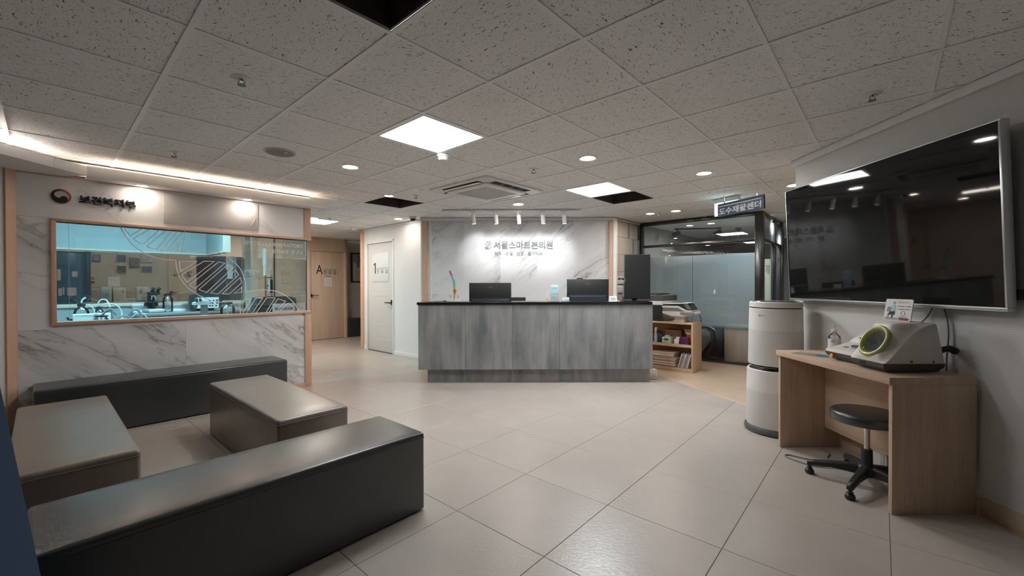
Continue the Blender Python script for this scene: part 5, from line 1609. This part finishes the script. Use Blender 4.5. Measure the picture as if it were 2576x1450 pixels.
# air purifier
k = NT('purifier_mesh')
po_ = k.pos(kind='Object')
sx = k.n('SeparateXYZ', {'Vector': po_})
ang_ = k.math('MULTIPLY', k.math('ARCTAN2', sx.outputs[1], sx.outputs[0]), .205 / .0085)
zz = k.math('MULTIPLY', sx.outputs[2], 1 / .0074)
row = k.math('FLOOR', zz)
uu = k.math('ADD', ang_, k.math('MULTIPLY', k.math('MODULO', row, 2.0), 0.5))
du = k.math('SUBTRACT', k.math('FRACT', uu), 0.5); dz = k.math('SUBTRACT', k.math('FRACT', zz), 0.5)
rr_ = k.math('SQRT', k.math('ADD', k.math('MULTIPLY', du, du), k.math('MULTIPLY', dz, dz)))
hole = k.math('LESS_THAN', rr_, 0.26)
k.p(Base_Color=k.mix(hole, (0.72, 0.71, 0.70), (0.34, 0.34, 0.34)), Roughness=0.42)
k.bump(k.math('SUBTRACT', 1.0, hole), 0.5, 0.002)
PMESH = k.m
ap = thing('air_purifier', 'tall white two-tier cylindrical air purifier beside the ash-wood desk', 'air purifier', (2.258, 3.60, 0))
GB = plain('gloss_grey_base', (0.10, 0.10, 0.10), 0.18)
obj('base_ring', B().lathe([(.20, .0), (.232, .006), (.238, .022), (.232, .040), (.216, .050), (.20, .05)], n=56), GB, ap)
obj('lower_body', B().lathe([(.216, .052), (.219, .062), (.218, .355)], n=64, cap=False), PMESH, ap)
obj('lower_shell', B().lathe([(.218, .355), (.2125, .528), (.208, .534), (.196, .532), (.19, .50), (.18, .47), (.0, .47)], n=64, cap=False), WPLAS, ap)
obj('middle_disc', B().lathe([(.09, .47), (.10, .52), (.165, .548), (.188, .556), (.190, .562), (.10, .575)], n=48), GB, ap)
obj('upper_body', B().lathe([(.15, .572), (.203, .572), (.2045, .580), (.2005, .868)], n=64, cap=False), PMESH, ap)
obj('upper_shell', B().lathe([(.2005, .868), (.197, 1.045), (.193, 1.049)], n=64, cap=False), WPLAS, ap)
obj('seam_ring', B().lathe([(.192, 1.045), (.192, 1.060)], n=64, cap=False), BLACK, ap)
obj('top_cap', B().lathe([(.193, 1.057), (.1965, 1.062), (.1955, 1.098), (.190, 1.104), (.175, 1.104)], n=64, cap=False), WPLAS, ap)
obj('top_vent', B().lathe([(.176, 1.102), (.172, 1.109), (.12, 1.112), (.001, 1.112)], n=48), GB, ap)
lgf = thing('tmp', '', None) if False else None
mt = text('maker_mark', 'LG', -.010, .020, .985, .998, 0, GREYP, ap)
mt.matrix_local = Matrix.Rotation(radians(31.2 - 90), 4, 'Z') @ Matrix.Translation((0, -.2015, 0))
md = obj('maker_emblem', B().cyl((-.024, 0, .9915), (-.024, -.0008, .9915), .0082, n=16), RED if False else GREYP, ap)
md.matrix_local = Matrix.Rotation(radians(31.2 - 90), 4, 'Z') @ Matrix.Translation((0, -.2015, 0))
# ---------------------------------------------------------------- laboratory behind the glass (frame of the laboratory wall)
li = setting('wall_laboratory_inner', 'inner walls and glass of the laboratory', (*LP, 0), A)
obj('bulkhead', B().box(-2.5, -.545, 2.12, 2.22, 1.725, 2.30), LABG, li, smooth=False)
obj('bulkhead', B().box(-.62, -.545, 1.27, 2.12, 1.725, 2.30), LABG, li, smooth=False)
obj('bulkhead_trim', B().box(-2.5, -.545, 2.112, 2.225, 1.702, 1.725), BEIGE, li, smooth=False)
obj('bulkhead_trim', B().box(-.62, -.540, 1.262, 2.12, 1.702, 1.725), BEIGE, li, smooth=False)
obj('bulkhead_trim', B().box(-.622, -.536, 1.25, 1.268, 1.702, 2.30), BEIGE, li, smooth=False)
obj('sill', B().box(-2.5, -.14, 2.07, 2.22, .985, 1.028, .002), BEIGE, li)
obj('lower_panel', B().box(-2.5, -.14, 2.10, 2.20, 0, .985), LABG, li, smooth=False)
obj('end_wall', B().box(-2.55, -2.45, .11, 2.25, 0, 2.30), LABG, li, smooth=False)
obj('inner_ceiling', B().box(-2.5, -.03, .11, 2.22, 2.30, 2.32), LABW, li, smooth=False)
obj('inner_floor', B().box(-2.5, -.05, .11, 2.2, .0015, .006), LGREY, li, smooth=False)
obj('post', B().box(-.13, -.02, 2.08, 2.22, 0, 2.30, .004), BEIGE, li)
obj('post_strip', B().box(-.062, -.038, 2.07, 2.08, 0, 2.30, .002), WPLAS, li)
obj('pane', B().box(-2.45, -.13, 2.175, 2.183, 1.028, 1.702), GLASSF, li, smooth=False)
obj('pane', B().box(-.048, -.040, 1.112, 2.08, .0, 2.25), GLASS2, li, smooth=False, label='glass laboratory door leaf')
obj('pane_edge', B().box(-.050, -.037, 1.105, 1.112, .0, 2.25), INK, li, smooth=False)
obj('header', B().box(-.09, -.03, .11, 2.08, 2.2, 2.30), BEIGE, li, smooth=False)
for s_ in (-.085, -.005):
    obj('pull_handle', B().cyl((s_, 1.33, 1.02), (s_, 1.33, 1.40), .011, n=12), BRASS, li)
obj('handle_bracket', B().cyl((-.085, 1.33, 1.20), (-.005, 1.33, 1.20), .008, n=10), BRASS, li)
obj('handle_bracket', B().cyl((-.085, 1.33, 1.37), (-.005, 1.33, 1.37), .008, n=10), BRASS, li)
lsw2 = thing('light_switch', 'pale double light switch on the laboratory post', 'switch', (*LP, 0), A)
obj('plate', B().box(-.145, -.055, 2.056, 2.070, 1.405, 1.500, .004), WPLAS, lsw2); obj('rocker', B().box(-.125, -.075, 2.049, 2.0558, 1.425, 1.48, .003), LGREY, lsw2)
lk = thing('digital_lock', 'black and silver digital lock on the laboratory glass door', 'lock', (*LP, 0), A)
obj('body', B().box(-.085, -.051, 1.13, 1.20, 1.15, 1.34, .012), BLACK, lk); obj('cover', B().box(-.095, -.0855, 1.138, 1.192, 1.16, 1.335, .004), LGREY, lk); obj('knob', B().cyl((-.085, 1.20, 1.25), (-.085, 1.225, 1.25), .016), MATTE, lk)
for k_, (x0, n0, z0, w_, h__) in enumerate(((0, 1.62, 1.45, .10, .30), (0, .82, 1.30, .14, .30))):
    pass
nb = thing('notice_sheet', 'white strip notices taped on the laboratory glass door below the lettering', 'notice', (*LP, 0), A)
obj('sheet', B().box(-.051, -.0492, 1.42, 1.55, 1.56, 1.80), PAPER, nb, smooth=False); obj('sheet', B().box(-.051, -.0492, 1.44, 1.53, 1.40, 1.558), PAPER, nb, smooth=False)
nb = thing('notice_sheet', 'white strip notices taped inside the far laboratory glass beside the post', 'notice', (*LP, 0), A)
obj('sheet', B().box(-.36, -.26, 2.17, 2.1745, 1.50, 1.70), PAPER, nb, smooth=False); obj('sheet', B().box(-.34, -.27, 2.17, 2.1745, 1.36, 1.498), PAPER, nb, smooth=False)
ll = thing('laboratory_lamp', 'cool white light panel on the laboratory ceiling', 'lamp', (*LP, 0), A)
for a, b_ in ((-2.2, -1.60), (-1.45, -.85)):
    obj('diffuser', B().box(a, b_, .30, .85, 2.285, 2.296), EM_LAB, ll, smooth=False)

stc = thing('steel_counter', 'stainless steel laboratory counter with an upstand under the inner glass', 'counter', (*LP, 0), A)
obj('worktop', B().box(-1.45, -.16, 1.55, 2.07, .872, .905, .003), STEEL, stc); obj('upstand', B().box(-1.45, -.16, 2.05, 2.068, .905, 1.005, .002), STEEL, stc)
obj('cabinet', B().box(-1.43, -.18, 1.58, 2.05, .007, .872), LABG, stc, smooth=False)
tbl = thing('laboratory_table', 'white laboratory table just behind the window carrying pumps and bottles', 'table', (*LP, 0), A)
obj('top', B().box(-2.40, -.12, .42, 1.28, .785, .81, .003), LABG, tbl)
for x in (-2.36, -.18):
    for y in (.46, 1.22):
        obj('leg', B().box(x - .02, x + .02, y - .02, y + .02, .007, .785), LGREY, tbl, smooth=False)
def lab(name, label, cat, t_, n_, z, group=None, rz=0.0):
    return thing(name, label, cat, (LP[0] + UX * t_ - VX * n_, LP[1] + UY * t_ - VY * n_, z), A + rz, group)
def bottle(label, t_, n_, z, r_, h_, capr):
    t = lab('laboratory_bottle', label, 'bottle', t_, n_, z, 'laboratory glass bottles')
    obj('glass', B().lathe([(r_ * .9, .0), (r_, .008), (r_, h_ * .62), (r_ * .82, h_ * .74), (capr * .8, h_ * .84), (capr * .8, h_ * .9)], n=26), BOTTLE, t)
    obj('cap', B().lathe([(capr * .95, h_ * .86), (capr, h_ * .88), (capr, h_ * .955), (capr * .9, h_ * .965), (capr * .35, h_ * .97), (capr * .35, h_)], n=22), BLACK, t)
    obj('inner_tube', B().cyl((.0, 0, .02), (0, 0, h_ * .86), .006), LGREY, t)
    return t
bottle('clear wash bottle with black cap at the left of the laboratory table', -1.965, 1.0, .811, .062, .262, .031)
bottle('clear bottle with a black cap standing between the pump hoses', -1.828, 1.02, .811, .05, .222, .028)
bottle('short clear bottle with a wide black cap in front of the pump', -1.835, .69, .811, .06, .142, .052)
bottle('clear bottle with black cap on the steel counter beside the microscope', -1.103, 1.90, .906, .056, .250, .040)
bottle('large clear graduated bottle with black cap on the laboratory table', -.640, 1.0, .811, .082, .240, .056)
pmp = lab('vacuum_pump', 'white laboratory vacuum pump with a control knob at the table edge', 'pump', -1.90, .865, .811)
obj('case', B().box(-.135, .155, -.07, .06, .004, .152, .008), WPLAS, pmp)
obj('panel_stripe', B().box(-.12, .05, -.0715, -.0702, .130, .141), CYANP, pmp, smooth=False); obj('knob', B().cyl((.03, -.07, .135), (.03, -.095, .135), .018), LGREY, pmp)
obj('side_valve', B().tube([(-.135, 0, .095), (-.165, .0, .10), (-.172, -.01, .12)], .010, 7), MATTE, pmp)
def hose(label, pts, r_, mat):
    t = thing('hose', label, 'hose', (*LP, 0), A, 'laboratory hoses')
    obj('tube', B().tube(spline([Vector(p) for p in pts], 8), r_, 8), mat, t)
PT = plain('pale_tubing', (0.50, 0.56, 0.57), 0.35)
hose('pale tube rising from the left wash bottle', [(-1.965, 1.0, 1.06), (-1.962, 1.0, 1.09), (-1.95, 1.0, 1.115), (-1.93, 1.0, 1.13)], .0075, PT)
hose('pale tube arching over the second bottle', [(-1.83, 1.02, 1.02), (-1.835, 1.02, 1.07), (-1.81, 1.02, 1.105), (-1.775, 1.02, 1.10), (-1.755, 1.0, 1.06), (-1.745, .98, 1.02)], .006, PT)
hose('wide pale tube curving down to the pump right side', [(-1.80, 1.0, 1.05), (-1.75, 1.0, 1.06), (-1.69, 1.0, 1.035), (-1.655, 1.0, .97), (-1.65, .98, .88)], .008, PT)
hose('pale tube linking left bottle and pump', [(-1.93, .98, 1.06), (-1.89, .98, 1.03), (-1.87, .97, .99), (-1.87, .95, .942)], .005, PT)
hose('thin black lead draped over the pump', [(-1.80, .95, 1.02), (-1.84, .93, .99), (-1.80, .92, .96), (-1.74, .93, .98), (-1.70, .95, .93)], .0035, MATTE)
hose('grey hose leaning up from the short bottle', [(-1.83, .69, .95), (-1.80, .69, .99), (-1.765, .69, 1.01), (-1.755, .69, .97), (-1.755, .68, .92), (-1.755, .68, .83)], .010, RUBBER)
hose('grey hose loop standing on the table left of the microscope', [(-1.60, .90, .82), (-1.605, .90, .90), (-1.585, .90, .965), (-1.55, .90, .990), (-1.515, .90, .965), (-1.50, .90, .90), (-1.495, .90, .82)], .012, RUBBER)
hose('smaller grey hose loop beside the tall one', [(-1.70, .86, .82), (-1.69, .86, .90), (-1.655, .86, .925), (-1.61, .86, .91), (-1.59, .86, .86), (-1.58, .86, .82)], .009, RUBBER)
hose('pale thin tube behind the tall hose loop', [(-1.57, .96, .90), (-1.52, .96, .945), (-1.47, .96, .93), (-1.44, .95, .88), (-1.43, .95, .83)], .005, PT)
def microscope(label, t_, n_, z, s_=1.0):
    t = lab('microscope', label, 'microscope', t_, n_, z, None, .2)
    def S(b_): return b_.xform(Matrix.Scale(s_, 4))
    obj('base', S(B().box(-.085, .085, -.12, .10, 0, .045, .012)), WPLAS, t)
    obj('arm', S(B().prism([(.03, .045), (.095, .045), (.095, .20), (.05, .25), (-.02, .255), (-.02, .225), (.035, .20)], -.03, .03, 'x')), MATTE, t)
    obj('stage', S(B().box(-.075, .075, -.085, .05, .128, .142, .003)), BLACK, t)
    obj('condenser', S(B().cyl((0, -.02, .07), (0, -.02, .128), .022, .03)), MATTE, t)
    for q in (-1, 1):
        obj('focus_knob', S(B().cyl((q * .03, .06, .10), (q * .07, .06, .10), .024)), BLACK, t)
        obj('eyepiece', S(B().cyl((q * .030, -.05, .262), (q * .030, -.10, .305), .018, .017).cyl((q * .030, -.10, .305), (q * .030, -.108, .312), .021)), BLACK, t)
    obj('head', S(B().box(-.055, .055, -.07, .04, .228, .272, .012)), BLACK, t)
    nb_ = B()
    for k_ in range(4):
        a_ = k_ * pi / 2 + .4
        nb_.cyl((.018 * cos(a_), -.02 + .018 * sin(a_), .215), (.032 * cos(a_), -.02 + .032 * sin(a_), .165), .011, .008, 12)
    nb_.lathe([(.034, .21), (.036, .222), (.03, .23)], (0, -.02, 0), 18)
    obj('objective_turret', S(nb_), CHROME, t)
microscope('black and white binocular microscope on the steel counter', -1.262, 1.86, .906)
ms = lab('stereo_microscope', 'grey stereo microscope with a squared column before the wrapped monitor', 'microscope', -.90, 1.0, .811, None, .15)
obj('base', B().box(-.10, .08, -.12, .10, 0, .02, .006), LGREY, ms); obj('column', B().box(-.01, .055, .0, .06, .02, .22, .006), MGREY, ms)
obj('head', B().prism([(-.10, .205), (.055, .205), (.055, .245), (-.03, .255), (-.10, .235)], -.05, .055), LGREY, ms)
for q in (-.035, .03):
    obj('eyepiece', B().cyl((-.055 + q * .6, -.03, .245), (-.075 + q * .6, -.06, .285), .014), BLACK, ms)
obj('objective', B().cyl((-.075, 0, .205), (-.085, 0, .165), .018, .014), DGREY, ms)
def wrapped(label, t_, n_, z, w_, h_, dep, sign):
    t = lab('wrapped_device', label, 'device', t_, n_, z)
    hw = w_ / 2
    CV = plain('vinyl_cover', (0.05, 0.055, 0.058), 0.28)
    sec = lambda y, k_: [(-hw * k_, y, .03), (-hw * k_ * 1.02, y, h_ * .6), (-hw * .92 * k_, y, h_ * .93), (-hw * .5 * k_, y, h_ * 1.0), (hw * .1, y, h_ * .975), (hw * .55 * k_, y, h_ * .99), (hw * .95 * k_, y, h_ * .9), (hw * 1.02 * k_, y, h_ * .55), (hw * k_, y, .03)]
    obj('vinyl_cover', B().loft([sec(-dep / 2, .93), sec(-dep / 2 + .03, 1.0), sec(0, 1.03), sec(dep / 2 - .03, 1.0), sec(dep / 2, .9)]), CV, t, ang=50)
    obj('cover_seam', B().tube([(x * .95, -dep / 2 - .002, z_ * .96) for x, y_, z_ in sec(0, 1.0)], .006, 6), BLACK, t)
    obj('stand', B().box(-hw * .5, hw * .5, -dep * .3, dep * .3, 0, .03, .004), MATTE, t)
    x0, x1, z0, z1, lines = sign
    pg = obj('sign_sheet', B().box(x0, x1, -dep / 2 - .014, -dep / 2 - .009, z0, z1), PAPER, t, smooth=False)
    for body, a, b_, c_, d_ in lines:
        if body:
            text('lettering', body, a, b_, c_, d_, -dep / 2 - .0155, INK, pg, bold=.02)
        else:
            obj('print_lines', scribble(a, b_, c_, d_, 3, -dep / 2 - .0155, 51, .6), INK, pg, smooth=False)
wrapped('wrapped dark device carrying a white sign behind the stereo microscope', -.705, 1.80, .906, .36, .245, .20, (-.12, .135, .035, .185, [(None, .02, .12, .05, .16)]))
wrapped('large wrapped dark device with a lettered white sign at the right of the laboratory window', -.185, .72, .811, .50, .305, .24, (-.06, .205, -.0, .205, [('첨단재생의료', -.035, .19, .116, .156), (None, -.02, .17, .045, .090)]))

# corridor side of the laboratory: cabinet, appliances, frames
cbn = thing('corridor_cabinet', 'low white cabinet against the corridor wall beyond the laboratory', 'cabinet', (*LP, 0), A)
obj('body', B().box(-1.80, -.95, 3.92, 4.33, .05, .97), LABW, cbn, smooth=False); obj('top', B().box(-1.82, -.93, 3.90, 4.34, .97, .992, .002), BEIGE, cbn); obj('plinth', B().box(-1.78, -.97, 3.96, 4.30, 0, .05), DGREY, cbn, smooth=False)
for a, b_ in ((-1.795, -1.375), (-1.365, -.955)):
    dr = obj('door', B().box(a, b_, 3.902, 3.918, .06, .80, .002), LABW, cbn); obj('drawer', B().box(a, b_, 3.902, 3.918, .81, .962, .002), LABW, cbn)
    obj('handle', B().box((a + b_) / 2 - .05, (a + b_) / 2 + .05, 3.89, 3.9015, .70, .715, .003), CHROME, dr)
t = lab('water_purifier', 'white and blue water purifier on the corridor cabinet', 'appliance', -1.54, 4.10, .992)
obj('body', B().box(-.06, .06, -.10, .12, 0, .25, .01), WPLAS, t); obj('tap_recess', B().box(-.045, .045, -.104, -.1005, .06, .20, .003), CYANP, t); obj('tap', B().cyl((0, -.10, .16), (0, -.125, .13), .012), CHROME, t); obj('drip_tray', B().box(-.05, .05, -.15, -.1045, .0, .03, .004), MGREY, t)
t = lab('white_machine', 'white boxy machine right of the water purifier', 'appliance', -1.385, 4.10, .992)
obj('body', B().box(-.075, .075, -.10, .12, 0, .235, .01), WPLAS, t); obj('front_door', B().box(-.062, .062, -.106, -.1005, .02, .215, .004), SH, t); obj('knob', B().cyl((.04, -.106, .17), (.04, -.12, .17), .012), MGREY, t)
t = lab('small_printer', 'small white device with a mug beside the dispenser on the cabinet', 'appliance', -1.262, 4.06, .992)
obj('body', B().box(-.06, .075, -.06, .08, 0, .055, .008), WPLAS, t); obj('slot', B().box(-.03, .05, -.063, -.0602, .02, .03), DGREY, t)
t = lab('dispenser', 'tall pale drink dispenser at the right end of the corridor cabinet', 'appliance', -1.09, 4.10, .992)
obj('body', B().box(-.085, .085, -.10, .12, 0, .245, .012), WPLAS, t); obj('spout', B().cyl((-.03, -.10, .20), (-.03, -.13, .16), .014), MGREY, t); obj('front_plate', B().box(.01, .07, -.104, -.1005, .05, .20, .003), SH, t); obj('tray', B().box(-.07, .03, -.14, -.1005, 0, .025, .004), MGREY, t)
t = lab('certificate_stand', 'framed certificate standing on top of the white machine', 'frame', -1.44, 4.13, 1.244)
obj('frame', B().box(-.075, .075, 0, .02, 0, .165, .003), SH, t); obj('sheet', B().box(-.065, .065, -.002, -.0005, .01, .155), PAPER, t, smooth=False); obj('print_lines', scribble(-.04, .04, .10, .125, 2, -.003, 61, .5), GREYP, t, smooth=False)
for lab_, x0, x1, z0, z1, fm_, pm in (('small dark framed certificate nearest the blue door', -1.678, -1.585, 1.66, 1.769, BLUEP, GREYP), ('framed blue certificate, upper of the left pair', -1.387, -1.263, 1.662, 1.791, WOODD, BLUEP), ('framed dark certificate, lower of the left pair', -1.388, -1.264, 1.478, 1.603, WOODD, DGREY),
                                      ('plain grey picture board between the framed certificates', -1.227, -1.10, 1.571, 1.738, MGREY, RUBBER), ('wood framed picture with a blue figure, upper of the right pair', -1.077, -.918, 1.668, 1.794, WOODD, PAPER), ('wood framed blue group photograph, lower of the right pair', -1.078, -.925, 1.498, 1.606, WOODD, BLUEP)):
    t = thing('wall_frame', lab_, 'picture', (*LP, 0), A, 'frames on the corridor wall')
    obj('frame', B().box(x0, x1, N - .022, N - .001, z0, z1, .003), fm_, t); obj('print', B().box(x0 + .010, x1 - .010, N - .0245, N - .0222, z0 + .010, z1 - .010), pm, t, smooth=False)
    obj('print_lines', scribble(x0 + .02, x1 - .02, z0 + .02, z1 - .02, 3, N - .0255, int(x0 * -1000), .6), BLUEP if pm is PAPER else GREYP, t, smooth=False)
t = thing('no_smoking_sign', 'red and white no smoking sign on the corridor wall by the blue door', 'sign', (*LP, 0), A)
obj('plate', B().box(-1.712, -1.648, N - .006, N - .001, 1.29, 1.42), PAPER, t, smooth=False); obj('red_band', B().box(-1.708, -1.652, N - .0075, N - .0062, 1.296, 1.335), RED, t, smooth=False)
obj('red_ring', B().tube([(-1.68 + .022 * cos(a), N - .008, 1.378 + .022 * sin(a)) for a in [i * pi / 12 for i in range(24)]], .0045, 6, True).tube([(-1.696, N - .008, 1.394), (-1.664, N - .008, 1.362)], .004, 6), RED, t)
# doorway and reversed door lettering beyond the inner glass
d4 = setting('door_4', 'pale corridor door with mirror-image lettering, beyond the inner glass', (*LP, 0), A)
obj('leaf', B().box(-.70, -.29, N - .03, N - .002, .01, 1.83, .003), WOODD, d4)
text('lettering', '2', -.445, -.365, 1.425, 1.525, N - .033, INK, d4, mirror=True, bold=.02); text('lettering', '진료실', -.635, -.465, 1.43, 1.485, N - .033, INK, d4, mirror=True)  # letters built mirrored on the opaque leaf
obj('door_handle', B().cyl((-.665, N - .03, 1.135), (-.665, N - .06, 1.135), .025).box(-.665, -.57, N - .07, N - .058, 1.127, 1.142, .003), MATTE, d4)
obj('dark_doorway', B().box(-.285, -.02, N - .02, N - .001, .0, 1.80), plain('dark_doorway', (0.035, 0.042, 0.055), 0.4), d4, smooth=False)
obj('blue_glass_leaf', B().box(-.018, .46, N - .02, N - .001, .0, 1.83), plain('slate_glass', (0.10, 0.16, 0.22), 0.3), d4, smooth=False)
for lab_, x0, x1, z0, z1 in (('framed certificate on the corridor wall seen through the door leaf, upper', 1.032, 1.275, 1.81, 2.0), ('framed certificate on the corridor wall seen through the door leaf, lower', 1.21, 1.435, 1.30, 1.59), ('clear notice frame on the corridor wall beside the laboratory post', .64, .84, 1.40, 1.56)):
    t = thing('wall_frame', lab_, 'picture', (*LP, 0), A, 'certificates on the corridor wall')
    obj('frame', B().box(x0, x1, N - .016, N - .001, z0, z1, .003), LGREY, t); obj('print', B().box(x0 + .008, x1 - .008, N - .0185, N - .0162, z0 + .008, z1 - .008), plain('cream_sheet', (0.60, 0.55, 0.47), 0.7), t, smooth=False)
    obj('print_lines', scribble(x0 + .05, x1 - .05, z1 - .12, z1 - .04, 3, N - .0195, int(x0 * 900), .45), GREYP, t, smooth=False)
